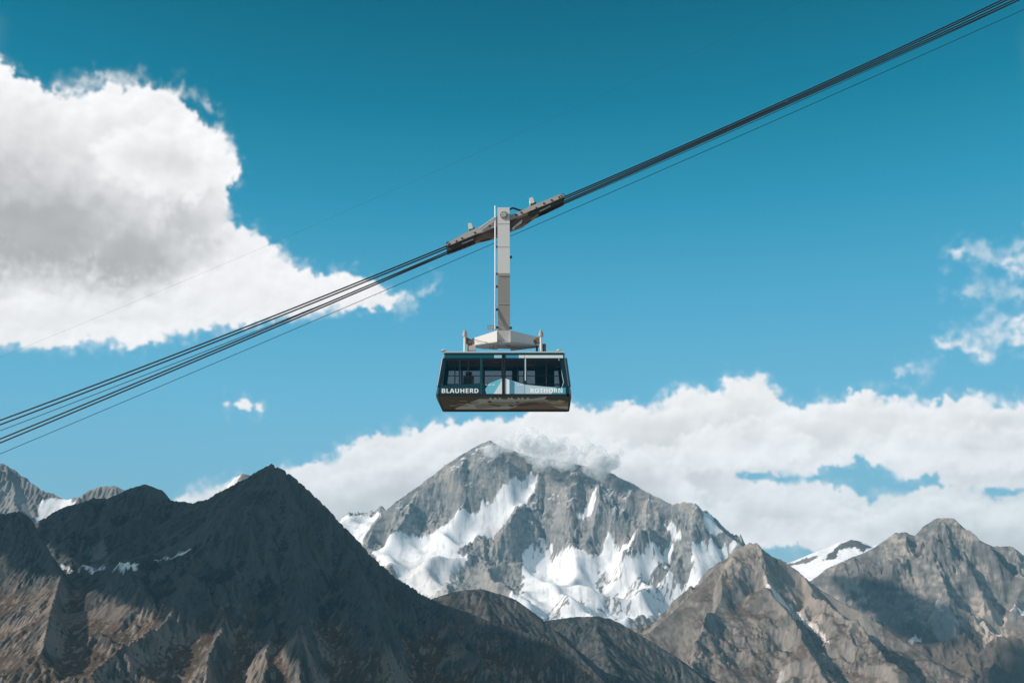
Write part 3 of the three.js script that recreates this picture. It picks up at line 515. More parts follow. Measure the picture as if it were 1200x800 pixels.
  for (let k = 0; k < N; k++) {
    let u = r() * total, l = lumps[0]; for (const c of lumps) { if ((u -= c.w) <= 0) { l = c; break; } }
    const R = 44 + 60 * r() * r();
    M.compose(s.set(l.c[0] + normal() * l.r[0], l.c[1] + normal() * l.r[1], l.c[2] + normal() * l.r[2]), q.setFromEuler(e.set(r() * 6.3, r() * 6.3, r() * 6.3)), new THREE.Vector3(R * 1.25, R * 0.8, R)); im.setMatrixAt(k, M);
  }
  im.name = cloudName(); im.castShadow = im.receiveShadow = true; scene.add(im);
  tag(im, 'white cloud wrapped round the summit of the tall grey peak below the gondola', 'cloud', null, 'stuff');
}

// ------------------------------------------------------------------ ropes
const D = 52;                                                     // the cabin hangs 52 m north of the eye
const ropeMaterial = new THREE.MeshStandardMaterial({ color: new THREE.Color(0.035, 0.034, 0.036), roughness: 0.55, metalness: 0.6 });
function rope(pts, depth, radius, label, group) {
  const v = pts.map(([x, y]) => new THREE.Vector3(...at(x, y, depth)));
  // hanging ropes are very nearly parabolas: fit one through the points and carry it on past the frame
  const n = v.length, S = Array(5).fill(0), T = [0, 0, 0];
  for (const p of v) { const x = p.x / 30; for (let k = 0; k < 5; k++) S[k] += x ** k; for (let k = 0; k < 3; k++) T[k] += p.y * x ** k; }
  const m = new THREE.Matrix3().set(S[0], S[1], S[2], S[1], S[2], S[3], S[2], S[3], S[4]).invert(), c = new THREE.Vector3(...T).applyMatrix3(m);
  const fit = (X) => c.x + c.y * (X / 30) + c.z * (X / 30) ** 2, line = [];
  for (let i = 0; i <= 160; i++) { const X = -70 + i * 140 / 160; line.push(new THREE.Vector3(X, fit(X), -depth)); }
  const name = ropes++ ? `cable_${String(ropes - 1).padStart(3, '0')}` : 'cable';
  tag(mesh(name, new THREE.TubeGeometry(new THREE.CatmullRomCurve3(line), 640, radius, 10), ropeMaterial), label, 'cable', group);
  return fit;
}
let ropes = 0;
const ownRope = rope([[0, 493], [150, 435], [350, 357.5], [520, 291.5], [660, 230.5], [850, 149], [1040, 62.5], [1200, -12]], D - 0.2, 0.036, 'thick dark track cable, uppermost of the bundle, running through the carriage', 'cables of the ropeway');
rope([[0, 497.5], [150, 439.5], [350, 362], [520, 293.5], [660, 232.5], [850, 151], [1040, 65], [1200, -9]], D + 0.2, 0.036, 'thick dark track cable, second from the top at the left edge of the bundle', 'cables of the ropeway');
rope([[0, 505.5], [150, 446.5], [350, 365], [440, 330], [520, 300.5], [660, 241.5], [850, 157], [1040, 71.5], [1200, -2]], D + 1.2, 0.017, 'thin dark haul cable between the two pairs of thick cables', 'cables of the ropeway');
rope([[0, 515.5], [150, 451.5], [350, 367], [520, 296.5], [660, 237], [850, 154], [1040, 68], [1200, -6]], D + 7, 0.04, 'thick dark track cable, upper one of the lower pair at the left edge', 'cables of the ropeway');
rope([[0, 519.5], [150, 455.5], [350, 370.5], [520, 298.5], [660, 239], [850, 155.5], [1040, 70], [1200, -3]], D + 7.8, 0.04, 'thick dark track cable, lower one of the lower pair at the left edge', 'cables of the ropeway');
rope([[0, 532], [150, 468.5], [350, 382.5], [520, 308.5], [660, 252.5], [850, 166.5], [1040, 83], [1200, 11]], D + 8, 0.015, 'thin dark cable hanging lowest, apart from the bundle, passing behind the hanger', 'cables of the ropeway');
rope([[42, 401], [150, 357], [282, 300], [400, 250], [512, 200]], D + 60, 0.006, 'faint thin wire high up, crossing in front of the big left cloud', 'cables of the ropeway');

// ------------------------------------------------------------------ cable car
const carBase = at(589, 481, D), car = new THREE.Group();
car.name = 'cable_car'; car.position.set(...carBase); scene.add(car);
tag(car, 'dark teal cable car gondola with large windows hanging from a long grey hanger', 'cable car');
const loc = (px, py, z) => { const p = at(px, py, D - z); return [p[0] - carBase[0], p[1] - carBase[1], z]; };
// a plate whose outline is given in photo pixels, lying at height-dependent depth zAt(py), from zAt + back to zAt + front
const CU = (px) => (px - 505) / 170, CV = (py) => 1 - (py - 405) / 85;
function plate(outline, zAt, back, front, holes = []) {
  const sh = new THREE.Shape(outline.map(([x, y]) => new THREE.Vector2(x, -y)));
  for (const h of holes) sh.holes.push(new THREE.Path(h.map(([x, y]) => new THREE.Vector2(x, -y))));
  const g = new THREE.ExtrudeGeometry(sh, { depth: 1, bevelEnabled: false, curveSegments: 4 }), p = g.attributes.position, uv = g.attributes.uv;
  for (let i = 0; i < p.count; i++) {
    const x = p.getX(i), y = -p.getY(i), e = p.getZ(i), z0 = typeof zAt === 'number' ? zAt : zAt(y), l = loc(x, y, z0);
    uv.setXY(i, CU(x), CV(y)); p.setXYZ(i, l[0], l[1], z0 + mix(back, front, e));
  }
  g.computeVertexNormals(); return g;
}
const mirror = (g) => { const m = g.clone(); m.scale(1, 1, -1); const k = m.index; if (k) { const a = k.array; for (let i = 0; i < a.length; i += 3) [a[i], a[i + 1]] = [a[i + 1], a[i]]; } else { for (const n of ['position', 'uv', 'normal']) { const t = m.attributes[n], s = t.itemSize, a = t.array; for (let i = 0; i < t.count; i += 3) for (let c = 0; c < s; c++) { const q = a[i * s + c]; a[i * s + c] = a[(i + 1) * s + c]; a[(i + 1) * s + c] = q; } } } m.computeVertexNormals(); return m; };
const rect = (x0, y0, x1, y1) => [[x0, y0], [x1, y0], [x1, y1], [x0, y1]];
const std = (r, g, b, rough = 0.5, metal = 0) => new THREE.MeshStandardMaterial({ color: new THREE.Color(r, g, b), roughness: rough, metalness: metal });
const steel = std(0.66, 0.645, 0.64, 0.5, 0.0), greySteel = std(0.42, 0.40, 0.385, 0.6, 0.0), darkSteel = std(0.06, 0.055, 0.055, 0.55, 0.3), black = std(0.012, 0.014, 0.018, 0.35), teal = std(0.012, 0.05, 0.065, 0.3), galv = std(0.55, 0.6, 0.68, 0.4, 0.35), rubber = std(0.02, 0.02, 0.022, 0.8), rust = std(0.16, 0.11, 0.09, 0.7), cream = std(0.72, 0.68, 0.6, 0.6);
// printed livery on the cabin front: flat colours and lettering only
const livery = (() => {
  const Wc = 2040, Hc = 1020, cv = document.createElement('canvas'); cv.width = Wc; cv.height = Hc; const x = cv.getContext('2d'), k = 12;
  const poly = (c, pts) => { x.fillStyle = c; x.beginPath(); pts.forEach(([a, b], i) => x[i ? 'lineTo' : 'moveTo']((a - 505) * k, (b - 405) * k)); x.closePath(); x.fill(); };
  const line = (c, w, pts) => { x.strokeStyle = c; x.lineWidth = w * k; x.lineJoin = 'round'; x.beginPath(); pts.forEach(([a, b], i) => x[i ? 'lineTo' : 'moveTo']((a - 505) * k, (b - 405) * k)); x.stroke(); };
  poly('#08222e', rect(505, 405, 675, 490));
  poly('#0d5560', rect(520, 416, 579, 419.4)); poly('#a6cdd8', rect(579, 416, 588, 419.4)); poly('#3d93b4', rect(592, 416, 608, 419.4)); poly('#dbe6ea', rect(608, 416, 660, 419.4));
  poly('#050d14', rect(505, 419.6, 675, 422.3));
  poly('#0b3542', rect(505, 449, 566, 461.6));
  poly('#0d4d50', rect(563, 419.6, 564.6, 462)); poly('#ccdde5', rect(614.7, 420, 616.3, 446));
  poly('#6ec0d4', [[570, 462], [568.5, 456], [573, 449], [588.5, 443], [588.5, 462]]);
  poly('#dfeaf0', [[578, 462], [588.5, 445], [588.5, 462]]); poly('#8fd0dd', [[583, 446], [588.5, 443], [588.5, 447]]);
  poly('#bcd3e2', [[591, 442.6], [600, 446], [616, 450.6], [640, 453], [655, 454], [663, 454], [663, 462], [591, 462]]);
  poly('#a9c8da', [[603, 448], [616, 451], [616, 462], [603, 462]]); poly('#4b8aa4', [[597, 445], [603, 447.5], [603, 462], [597, 462]]); poly('#eef3f6', [[591, 443], [597, 445], [597, 462], [591, 462]]);
  poly('#3ba2b3', [[651, 454], [663, 454], [663, 462], [646, 462]]);
  x.fillStyle = '#f4f7f8'; x.textBaseline = 'alphabetic'; x.font = '700 84px sans-serif'; x.textAlign = 'left';
  const word = (t, a, b, y) => { const w = x.measureText(t).width; x.save(); x.translate((a - 505) * k, (y - 405) * k); x.scale((b - a) * k / w, 1.02); x.fillText(t, 0, 0); x.restore(); };
  word('BLAUHERD', 516.8, 561.2, 460.3);
  x.fillStyle = '#ffffff'; x.font = '600 82px sans-serif'; word('ROTHORN', 621, 660, 460);
  for (const [a, b] of [[569, 571], [572, 575], [576.5, 579.5], [606, 608.5], [609.5, 613]]) poly('#e8f2f4', rect(a, 450.2, b, 451.1));
  line('#bcd8e2', 0.7, [[654.8, 420], [660.6, 448], [655.4, 461]]);
  poly('#04090f', rect(505, 461.4, 675, 464.6));
  // the skirt below: brown hills print
  poly('#4a453f', rect(505, 464.6, 675, 490));
  poly('#bec6ce', [[533, 478.5], [546, 473], [560, 468], [566, 464.6], [675, 464.6], [675, 490], [548, 490]]);
  poly('#3c5b62', [[564, 464.6], [640, 464.6], [620, 467.5], [560, 467.4]]); poly('#2c4450', [[641, 464.6], [675, 464.6], [675, 471], [650, 470.6], [638, 469]]);
  poly('#949a9e', [[556, 474], [580, 470.5], [600, 471], [640, 468], [675, 472], [675, 476], [600, 475], [560, 479]]);
  const rr = rng(3); for (let i = 0; i < 46; i++) { const a = 560 + rr() * 108, b = 469 + rr() * 9, l = 5 + rr() * 16, h = 0.5 + rr() * 1.1; poly(['#7c6a60', '#5e5048', '#c2b6a6', '#978474', '#504e4c', '#a89c8e'][i % 6], [[a, b], [a + l * 0.4, b - h], [a + l, b + h * 0.4], [a + l * 0.5, b + h]]); }
  poly('#80726c', [[590, 481], [610, 475], [625, 471.5], [640, 473], [655, 478], [668, 480], [668, 484]]); poly('#5a4638', [[604, 474], [620, 471], [628, 472], [640, 475], [628, 474], [612, 476]]);
  for (let i = 0; i < 16; i++) { const a = 518 + rr() * 34, b = 468 + rr() * 8; poly(['#827a70', '#5c564f', '#9a9184', '#35322f'][i % 4], [[a, b], [a + 8, b - 0.4], [a + 12, b + 0.3], [a + 3, b + 0.6]]); }
  for (const a of [573, 578.5, 584, 594.5, 598, 606, 610.5, 617]) poly('#f2f5f4', [[a, 467.4], [a + 1.6, 465.6], [a + 4.4, 467.4]]);
  const t = new THREE.CanvasTexture(cv); t.colorSpace = THREE.SRGBColorSpace; return t;
})();
const paint = new THREE.MeshPhysicalMaterial({ map: livery, roughness: 0.3, clearcoat: 0.6, clearcoatRoughness: 0.08 });
const glass = new THREE.MeshPhysicalMaterial({ color: new THREE.Color(0.84, 0.7, 0.68), roughness: 0.03, transmission: 1, thickness: 0, ior: 1.45 });
const inside = std(0.5, 0.38, 0.37, 0.8), floorGrey = std(0.08, 0.08, 0.085, 0.8);
// the side of the cabin leans: widest at the belt (461), drawn in at the roof and under the skirt
const zUp = (y) => mix(1.16, 1.40, clamp((y - 412) / 50)), zLow = (y) => mix(1.40, 0.28, clamp((y - 462) / 17.5));
const EL = (y) => (y < 460 ? mix(521.8, 513.2, (y - 412) / 48) : mix(513.2, 519.8, (y - 460) / 20)), ER = (y) => (y < 460 ? mix(660.4, 667, (y - 412) / 48) : mix(667, 665.6, (y - 460) / 20));
const win = {
  a: [[522.6, 422.4], [537.6, 422.4], [537.6, 450.6], [527, 451.4], [518.8, 451.4]], b: [[539.6, 422.4], [562.4, 422.4], [562.4, 448.6], [552, 449.8], [539.6, 450.5]],
  c: [[566.2, 422.4], [587.6, 422.4], [587.6, 443.2], [573, 448.6], [566.2, 450]], d: [[592.4, 422.4], [613.8, 422.4], [613.8, 449.6], [600, 445.6], [592.4, 442.8]],
  e: [[617.4, 422.4], [656.6, 422.4], [659.2, 446], [658.6, 453.4], [640, 452.2], [617.4, 450.4]],
};
function side(flip) {
  const put = (name, g, m, parent) => mesh(name, flip ? mirror(g) : g, flip && m === paint ? teal : m, parent);
  const panel = (name, x0, x1, wins, pane) => {
    const o = [[x0(415), 415], [x1(415), 415], [x1(440), 440], [x1(461.5), 461.5], [x0(461.5), 461.5], [x0(440), 440]], p = put(name, plate(o, zUp, -0.05, 0, wins), paint, car);
    for (const w of wins) put(pane, plate(w, zUp, -0.03, -0.018), glass, p);
    return p;
  };
  const K = (v) => () => v;
  panel('side_panel', EL, K(564.8), [win.a, win.b], 'window_pane');
  for (const [x0, x1, w, h] of [[565.1, 589.6, win.c, 586], [590.1, 614.7, win.d, 594]]) {
    const d = panel('door', K(x0), K(x1), [w], 'door_pane');
    put('door_edge', plate(rect(w === win.c ? 588.3 : 590.2, 415.5, w === win.c ? 589.5 : 591.7, 461.4), zUp, 0.003, 0.03), black, d);
  }
  panel('side_panel', K(615), ER, [win.e], 'window_pane');
  put('sill_rail', plate(rect(515.2, 461.6, 664.4, 464.2), (y) => 1.40, -0.06, 0.03), black, car);
  put('roof_rail', plate([[521, 412.4], [660, 412.4], [661, 414.9], [520, 414.9]], zUp, -0.06, 0.02), teal, car);
  put('skirt', plate([[EL(464.3), 464.3], [ER(464.3), 464.3], [ER(479.6), 479.6], [EL(479.6), 479.6]], zLow, -0.05, 0), paint, car);
}
side(false); side(true);
// rounded ends, in three bands: header, big end window, lower panel
function endBand(sgn, y0, y1, steps, m, name, inset = 0) {
  const front = sgn < 0 ? EL : ER, bulge = (y) => (y < 460 ? mix(1.6, 4.2, clamp((y - 412) / 48)) : mix(4.2, 2.0, clamp((y - 460) / 20)));
  const pos = [], idx = [], nA = 20, nB = steps;
  for (const t of [0, 0.05]) for (let j = 0; j <= nB; j++) {
    const y = mix(y0, y1, j / nB), z = (y < 462 ? zUp(y) : zLow(y)) - t * 0.6, b = loc(front(y), y, 0), e = loc(front(y) + sgn * bulge(y), y, 0), u = (front(y) - 589) / 24.3;
    for (let i = 0; i <= nA; i++) { const a = -1 + 2 * i / nA, s = Math.sqrt(Math.max(0, 1 - Math.abs(a) ** 3.2)), xs = loc(front(y), y, z)[0]; pos.push(xs + (e[0] - b[0]) * s - sgn * (t + inset), b[1] + (loc(front(y), y, z)[1] - b[1]) , z * a); }
  }
  const w = nA + 1, half = w * (nB + 1);
  for (let j = 0; j < nB; j++) for (let i = 0; i < nA; i++) { const a = j * w + i; idx.push(a, a + 1, a + w, a + 1, a + w + 1, a + w); const c = a + half; idx.push(c, c + w, c + 1, c + 1, c + w, c + w + 1); }
  for (let i = 0; i < nA; i++) { idx.push(i, i + half, i + 1, i + 1, i + half, i + 1 + half); const a = nB * w + i; idx.push(a, a + 1, a + half, a + 1, a + 1 + half, a + half); }
  const g = new THREE.BufferGeometry(); g.setAttribute('position', new THREE.Float32BufferAttribute(pos, 3)); g.setIndex(idx); g.computeVertexNormals();
  return mesh(name, g, m, car);
}
const endPaint = new THREE.MeshPhysicalMaterial({ color: new THREE.Color(0.012, 0.06, 0.078), roughness: 0.28, clearcoat: 0.5, clearcoatRoughness: 0.1 });
const endGlass = new THREE.MeshPhysicalMaterial({ color: new THREE.Color(0.16, 0.2, 0.22), roughness: 0.03, transmission: 1, thickness: 0, ior: 1.5 });
for (const s of [-1, 1]) { endBand(s, 412.6, 421.5, 4, endPaint, 'end_header'); endBand(s, 421.6, 452, 8, endGlass, 'end_window', 0.005); endBand(s, 452.1, 463.5, 5, endPaint, 'end_panel'); endBand(s, 463.6, 479.6, 4, std(0.03, 0.036, 0.036, 0.5), 'end_skirt'); for (const z of [-1, 1]) { const f = s < 0 ? EL : ER, c = new THREE.CatmullRomCurve3([420, 430, 440, 453].map((y) => { const q = loc(f(y), y, zUp(y) - 0.03); return new THREE.Vector3(q[0] + s * 0.05, q[1], q[2] * z); })); mesh('corner_post', new THREE.TubeGeometry(c, 12, 0.075, 8), endPaint, car); } }
// roof, ceiling, floor
const box = (w, h, d, x, y, z, rx = 0, ry = 0, rz = 0) => { const g = new THREE.BoxGeometry(w, h, d); g.rotateX(rx); g.rotateY(ry); g.rotateZ(rz); g.translate(x, y, z); return g; };
const Yf = (py) => loc(589, py, 1.3)[1];
const floorOutline = (y, dz = 0, dx = 0) => { const pts = [], z = (y < 462 ? zUp(y) : zLow(y)) - dz; for (const [s, f] of [[1, ER], [-1, EL]]) for (let i = 0; i <= 12; i++) { const a = s > 0 ? 1 - i / 6 : -1 + i / 6, q = Math.sqrt(Math.max(0, 1 - Math.abs(a) ** 3.2)); pts.push(new THREE.Vector2(loc(f(y), y, z)[0] + s * ((y < 430 ? 1.6 : 2.0) / 24.3 * q - dx), z * a)); } return pts; };
const slab = (y, h, dz, dx, bevel = 0.02) => { const g = new THREE.ExtrudeGeometry(new THREE.Shape(floorOutline(y, dz, dx)), { depth: h, bevelEnabled: bevel > 0, bevelSize: bevel, bevelThickness: bevel, bevelSegments: 2 }); g.rotateX(Math.PI / 2); g.translate(0, Yf(y), 0); return g; };
const roof = mesh('roof', (() => { const g = slab(412.4, 0.03, 0, 0, 0.03); g.translate(0, 0.03, 0); return g; })(), std(0.5, 0.56, 0.6, 0.4), car);
mesh('ceiling', (() => { const g = slab(415, 0.04, 0.12, 0.12, 0); g.translate(0, -0.12, 0); return g; })(), inside, car);
mesh('floor', (() => { const g = slab(479.6, 0.02, 0.02, 0.02, 0.02); g.translate(0, loc(589, 479.6, 0.28)[1] - Yf(479.6) + 0.012, 0); return g; })(), std(0.045, 0.04, 0.038, 0.7), car);
mesh('cabin_floor', slab(463, 0.04, 0.1, 0.12, 0), floorGrey, car);
for (const [x0, x1] of [[516.5, 523.5], [651.5, 658]]) { const a = loc(x0, 412, 0.3), b = loc(x1, 412, 0.3), g = new THREE.SphereGeometry(1, 16, 10, 0, 6.2832, 0, 1.5708); g.scale((b[0] - a[0]) / 2, 0.07, 0.3); g.translate((a[0] + b[0]) / 2, a[1] + 0.02, 0.3); mesh('roof_hatch', g, cream, roof); }
// things inside: poles, hand rails, operator desk, leaning pads, lamps
const tube = (pts, r = 0.02, n = 12) => new THREE.TubeGeometry(new THREE.CatmullRomCurve3(pts.map((p) => new THREE.Vector3(...p)), false, 'catmullrom', 0.1), n, r, 8);
const y0 = Yf(463), y1 = Yf(416.5);
for (const [px, z] of [[532.5, -0.3], [549, 0.5], [607, -0.4], [640, 0.3]]) { const x = (px - 589) / 24.3; mesh('grab_pole', tube([[x, y0, z], [x, (y0 + y1) / 2, z], [x, y1, z]], 0.028), galv, car); }
for (const z of [-1.18, 1.16]) for (const h of [0.95, 0.55]) mesh('hand_rail', tube([[-2.75, y0 + h, z], [0, y0 + h, z], [2.8, y0 + h, z]], 0.02, 24), darkSteel, car);
mesh('ceiling_rail', tube([[-2.6, y1 - 0.28, 0], [0, y1 - 0.28, 0], [2.6, y1 - 0.28, 0]], 0.022, 20), darkSteel, car);
const desk = mesh('control_desk', mergeGeometries([box(0.5, 0.95, 0.42, -1.62, y0 + 0.475, 0.55), box(0.5, 0.05, 0.5, -1.62, y0 + 0.98, 0.55, 0.35)]), std(0.11, 0.11, 0.12, 0.6), car);
mesh('screen', box(0.3, 0.22, 0.03, -1.62, y0 + 1.18, 0.5, -0.3), black, desk); mesh('lever', tube([[-1.48, y0 + 1, 0.6], [-1.47, y0 + 1.12, 0.64], [-1.46, y0 + 1.18, 0.66]], 0.018), steel, desk);
mesh('door_column', box(0.34, y1 - y0 - 0.1, 0.16, 0.62, (y0 + y1) / 2, -1.05), black, car);
mesh('door_column', box(0.22, y1 - y0 - 0.1, 0.16, -1.0, (y0 + y1) / 2, -1.05), black, car);
mesh('partition', box(0.95, y1 - y0 - 0.1, 0.05, 2.05, (y0 + y1) / 2, -0.75), std(0.03, 0.035, 0.035, 0.6), car);
mesh('ceiling_lamp', box(0.34, 0.04, 0.14, -0.28, y1 - 0.12, 0.3), cream, car); mesh('ceiling_lamp', box(0.34, 0.04, 0.14, 1.4, y1 - 0.12, -0.3), cream, car);

// hanger: a tapering box beam; its face leans back below the fork
const zH = (y) => (y < 322 ? 0.78 : mix(0.78, 0.16, (y - 322) / 68));
const beam = (left, right, ys, zF, zB) => {
  const pos = [], idx = [];
  ys.forEach((y) => { for (const [x, z] of [[left(y), zF(y)], [right(y), zF(y)], [right(y), zB(y)], [left(y), zB(y)]]) { const l = loc(x, y, 0.5); pos.push(l[0], l[1], z); } });
  const flat = []; const q = (a, b, c, d) => { for (const k of [a, b, c, a, c, d]) flat.push(pos[k * 3], pos[k * 3 + 1], pos[k * 3 + 2]); };
  for (let j = 0; j < ys.length - 1; j++) for (let i = 0; i < 4; i++) q(j * 4 + (i + 1) % 4, j * 4 + i, (j + 1) * 4 + i, (j + 1) * 4 + (i + 1) % 4);
  const e = (ys.length - 1) * 4; q(0, 1, 2, 3); q(e + 3, e + 2, e + 1, e);
  const g = new THREE.BufferGeometry(); g.setAttribute('position', new THREE.Float32BufferAttribute(flat, 3)); g.setAttribute('uv', new THREE.Float32BufferAttribute(new Float32Array(flat.length / 3 * 2), 2)); g.computeVertexNormals(); return g;
};
const hL = (y) => 583.0 + (y - 245) * 0.004, hR = (y) => 597.2 + (y - 245) * 0.004;
const hanger = mesh('hanger', mergeGeometries([beam(hL, hR, [245.2, 289], zH, () => 0.52), beam(hL, hR, [245.2, 289], () => -0.52, () => -0.78), beam(hL, hR, [289, 322], zH, (y) => -zH(y))]), steel, car);
mesh('hanger_base', beam(hL, hR, [322, 389.5], zH, (y) => -zH(y)), std(0.36, 0.33, 0.315, 0.6), hanger);  // lower half: part of its shade is put into this darker grey
{ const l = loc(590.4, 252, 0.78), disc = (r, h, z, n = 28) => { const g = new THREE.CylinderGeometry(r, r, h, n); g.rotateX(Math.PI / 2); g.translate(l[0], l[1], z); return g; };
  const pin = mesh('pivot_pin', mergeGeometries([disc(0.2, 0.05, 0.805), disc(0.12, 0.05, 0.845)]), greySteel, hanger);
  for (let i = 0; i < 6; i++) { const g = new THREE.CylinderGeometry(0.022, 0.022, 0.04, 6); g.rotateX(Math.PI / 2); g.translate(l[0] + 0.16 * Math.cos(i * 1.047), l[1] + 0.16 * Math.sin(i * 1.047), 0.845); mesh('bolt', g, darkSteel, pin); } }
for (const py of [262, 289, 322, 356]) mesh('weld_seam', plate(rect(583.3, py, 597.5, py + 0.5), py > 322 ? zH(py) : 0.78, 0, 0.012), greySteel, hanger);
// ladder: one rail each side of short rungs, on brackets, left of the hanger
const lad = (px, py, z) => { const l = loc(px, py, z); return [l[0], l[1], z]; };
const ladder = mesh('ladder', mergeGeometries([tube([lad(580.4, 241, 0.45), lad(580.3, 310, 0.45), lad(580.3, 386, 0.45)], 0.042, 40), tube([lad(580.4, 244, -0.05), lad(580.3, 310, -0.05), lad(580.3, 386, -0.05)], 0.036, 40)]), galv, car);
for (let i = 0; i < 21; i++) { const p = lad(580.3, 247 + i * 6.7, 0.45); mesh('rung', tube([p, [p[0], p[1], -0.05]], 0.016, 2), galv, ladder); }
for (const py of [270, 288.5, 320, 335, 362, 383]) { const a = loc(580.8, py, 0.4), b = loc(583.2, py, 0.4); mesh('ladder_bracket', box(b[0] - a[0] + 0.04, 0.1, 0.12, (a[0] + b[0]) / 2, a[1], 0.3), darkSteel, hanger); }
for (const py of [300.5, 383.5]) { const a = loc(598.6, py, 0.3); mesh('lug', box(0.12, 0.1, 0.14, a[0], a[1], 0.2), darkSteel, hanger); }
{ const a = loc(575, 383, 0.3), st = mesh('foot_platform', box(0.34, 0.05, 0.5, a[0], a[1] - 0.04, 0.2), greySteel, hanger); mesh('grating', mergeGeometries([0, 1, 2, 3, 4].map((i) => box(0.02, 0.09, 0.5, a[0] - 0.14 + i * 0.07, a[1] + 0.01, 0.2))), darkSteel, st); }

// yoke above the roof: a lozenge in plan, deep in the middle, with sprung posts at its ends
const yokeArm = (x0, t0, b0, z0, x1, t1, b1, z1, under = 0) => {
  const P = [[x0, t0, z0], [x1, t1, z1], [x1, b1, z1 - under], [x0, b0, z0 - under]].map(([x, y, z]) => { const l = loc(x, y, z * 0.5); return [l[0], l[1], z]; }), Q = P.map(([x, y, z]) => [x, y, -z]), f = [];
  const q = (a, b, c, d) => { for (const k of [a, c, b, a, d, c]) f.push(...k); };
  q(P[0], P[1], P[2], P[3]); q(Q[1], Q[0], Q[3], Q[2]); q(Q[0], Q[1], P[1], P[0]); q(P[3], P[2], Q[2], Q[3]); q(Q[0], P[0], P[3], Q[3]); q(P[1], Q[1], Q[2], P[2]);
  const g = new THREE.BufferGeometry(); g.setAttribute('position', new THREE.Float32BufferAttribute(f, 3)); g.computeVertexNormals(); return g;
};
const yoke = mesh('yoke', mergeGeometries([yokeArm(552.8, 397, 404.6, 0.12, 582.6, 389.4, 402, 0.80), yokeArm(582.6, 389.4, 402, 0.80, 598.2, 389.4, 402.6, 0.84, 0.2), yokeArm(598.2, 389.4, 402.6, 0.86, 631.6, 395.4, 404.6, 0.1)]), steel, car);
mesh('bottom_flange', mergeGeometries([yokeArm(552.4, 404.6, 405.6, 0.18, 582.6, 402.1, 403.1, 0.86), yokeArm(582.6, 401.9, 402.9, 0.7, 598.2, 401.9, 403.2, 0.7), yokeArm(598.2, 402.7, 403.7, 0.92, 631.8, 404.7, 405.7, 0.18)]), greySteel, yoke);
for (const [px, sg] of [[545, -1], [633.8, 1]]) {
  const t = loc(px, 390.5, 0), b = loc(px, 412.2, 0), cyl = (r, ya, yb, x = t[0], z = 0.25) => { const g = new THREE.CylinderGeometry(r, r, Math.abs(ya - yb), 18); g.translate(x, (ya + yb) / 2, z); return g; };
  const post = mesh('post', mergeGeometries([cyl(0.062, t[1], b[1] - 0.05)]), cream, car);
  mesh('post_head', mergeGeometries([cyl(0.115, t[1] - 0.22, t[1] - 0.02), cyl(0.07, t[1] - 0.02, t[1] + 0.09)]), greySteel, post);
  mesh('damper', mergeGeometries([cyl(0.09, t[1] - 0.55, b[1] - 0.04, t[0] - sg * 0.2 + (sg > 0 ? 0.36 : 0), 0.05), box(0.34, 0.22, 0.5, t[0] - sg * 0.18, t[1] - 0.42, 0, 0, 0, sg * 0.5)]), rust, post);
}
{ const a = loc(553.5, 408.6, 0.2); mesh('junction_box', box(0.34, 0.22, 0.3, a[0], a[1], 0.3), std(0.5, 0.42, 0.4, 0.6), car); const c = loc(629.2, 408.6, 0.2); mesh('junction_box', box(0.1, 0.26, 0.2, c[0], c[1], 0.2), black, car); }
const wire = (pts, r = 0.012) => mesh('wire', tube(pts.map(([x, y, z]) => loc(x, y, z)), r, 16), darkSteel, yoke);
wire([[574, 403, 0.5], [574.6, 406, 0.55], [574.2, 409, 0.5]]); wire([[578, 403, 0.5], [578.6, 406, 0.55], [578.2, 409.4, 0.5]]);
wire([[554, 397, 0.3], [562, 399.4, 0.5], [572, 401.4, 0.7]]); wire([[592, 404, 0.5], [610, 409, 0.4], [629, 405.6, 0.3]]); wire([[556, 406, 0.3], [566, 408.6, 0.4], [578, 408, 0.4]]);

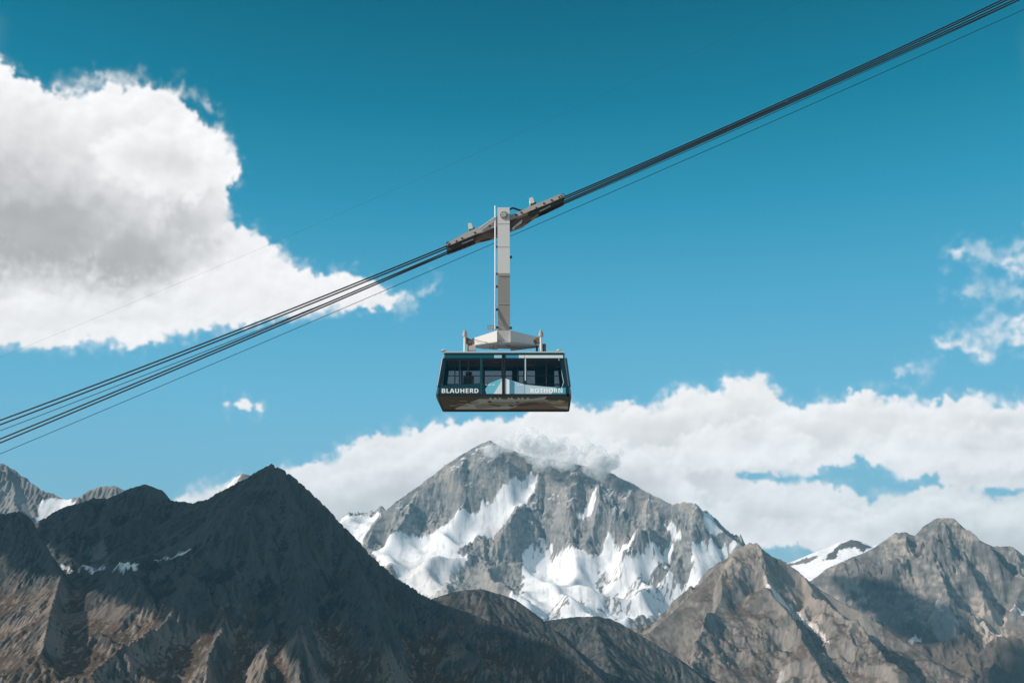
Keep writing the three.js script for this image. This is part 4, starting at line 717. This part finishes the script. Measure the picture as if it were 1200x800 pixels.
// carriage on the track cables
const carriage = (flip) => {
  const put = (name, g, m, parent = car) => mesh(name, flip ? mirror(g) : g, m, parent);
  const f = put('carriage_frame', mergeGeometries([
    plate([[523.4, 287], [528, 283], [548, 272], [562, 266.4], [572, 260.6], [580, 256], [590, 249], [600, 252], [612, 247], [622, 242], [640, 235], [655, 228.6], [660, 228.4], [661.4, 231], [640, 240.4], [622, 247.4], [604, 256], [590, 262], [578, 267.6], [556, 275.6], [548, 279], [524.5, 289]], 0.32, 0, 0.1),
  ]), greySteel);
  put('spine', plate([[556, 279], [578, 268], [590, 262.5], [604, 256.5], [624, 247.5], [632, 249.4], [626, 254], [612, 264], [596, 270], [583, 276.4], [570, 280], [557, 283]], 0.12, 0, 0.1), rust);
  put('bogie', plate([[522.6, 289.6], [556, 276.2], [557.5, 281.4], [541, 288], [523.6, 294.6]], 0.28, -0.02, 0.03), darkSteel); put('bogie', plate([[618, 249.6], [661.4, 231.4], [661, 235.8], [640, 246], [622, 253.6]], 0.28, -0.02, 0.03), darkSteel);
  put('lower_link', plate([[541, 285.2], [554.5, 279.8], [554.8, 280.9], [541.4, 286.3]], 0.31, 0, 0.04), greySteel); put('lower_link', plate([[632, 247.2], [645, 240.8], [645.4, 242], [632.6, 248.4]], 0.31, 0, 0.04), greySteel);
  for (const [x, y] of [[526.5, 287.2], [535, 282.6], [541.5, 279.2], [556.6, 272.6], [574, 264.6], [605, 251.6], [611, 249], [628.6, 243.6], [637.5, 238.2], [646.5, 234.4], [655.5, 231]]) { const l = loc(x, y, 0.43), g = new THREE.CylinderGeometry(0.05, 0.05, 0.05, 10); g.rotateX(Math.PI / 2); g.translate(l[0], l[1], 0.43); put('axle_cap', g, darkSteel, f); }
};
carriage(false); carriage(true);
for (const px of [525, 531, 537, 543, 549, 555, 624, 630, 636, 642, 648, 654, 660]) for (const z of [-0.2, 0.2]) {
  const x = at(px, 300, D)[0], g = new THREE.LatheGeometry([[0.03, -0.05], [0.13, -0.05], [0.1, 0], [0.13, 0.05], [0.03, 0.05]].map(([a, b]) => new THREE.Vector2(a * 0.72, b)), 16);
  g.rotateX(Math.PI / 2); g.translate(x - carBase[0], ownRope(x) - carBase[1] + 0.1, z); mesh('wheel', g, rubber, car);
}
for (const [ax, ay] of [[551, 265.5], [623, 235.5]]) {
  const b = mesh('lubricator', plate([[ax - 2.6, ay - 3], [ax + 1.2, ay - 3.8], [ax + 3.2, ay + 2.6], [ax - 1.6, ay + 3.6]], 0.3, -0.5, 0.1), cream, car);
  mesh('bracket', plate([[ax - 1.6, ay + 3.4], [ax + 5.4, ay + 1.6], [ax + 4.8, ay + 4.6], [ax - 1.4, ay + 6.6]], 0.2, -0.3, 0.1), darkSteel, b);
}
const tl = (a, b, r, m, n) => mesh(n, tube([loc(...a), loc((a[0] + b[0]) / 2, (a[1] + b[1]) / 2, a[2]), loc(...b)], r), m, car);
tl([562, 267.4, 0.5], [579.5, 254.6, 0.5], 0.035, galv, 'stay_rod');
mesh('hose', tube([[596, 246, 0.2], [601, 243.6, 0.2], [608, 246, 0.2], [614, 247.6, 0.2]].map((p) => loc(...p)), 0.05, 20), black, car);
mesh('clamp', plate([[600, 268], [612, 258], [611, 262], [603, 267], [601, 270]], 0.3, 0, 0.12), steel, car);
tl([524, 288, 0.4], [527, 284.6, 0.4], 0.05, rust, 'end_buffer'); tl([657, 229, 0.4], [661.4, 231.4, 0.4], 0.055, rust, 'end_buffer');
renderer.render(scene, camera);
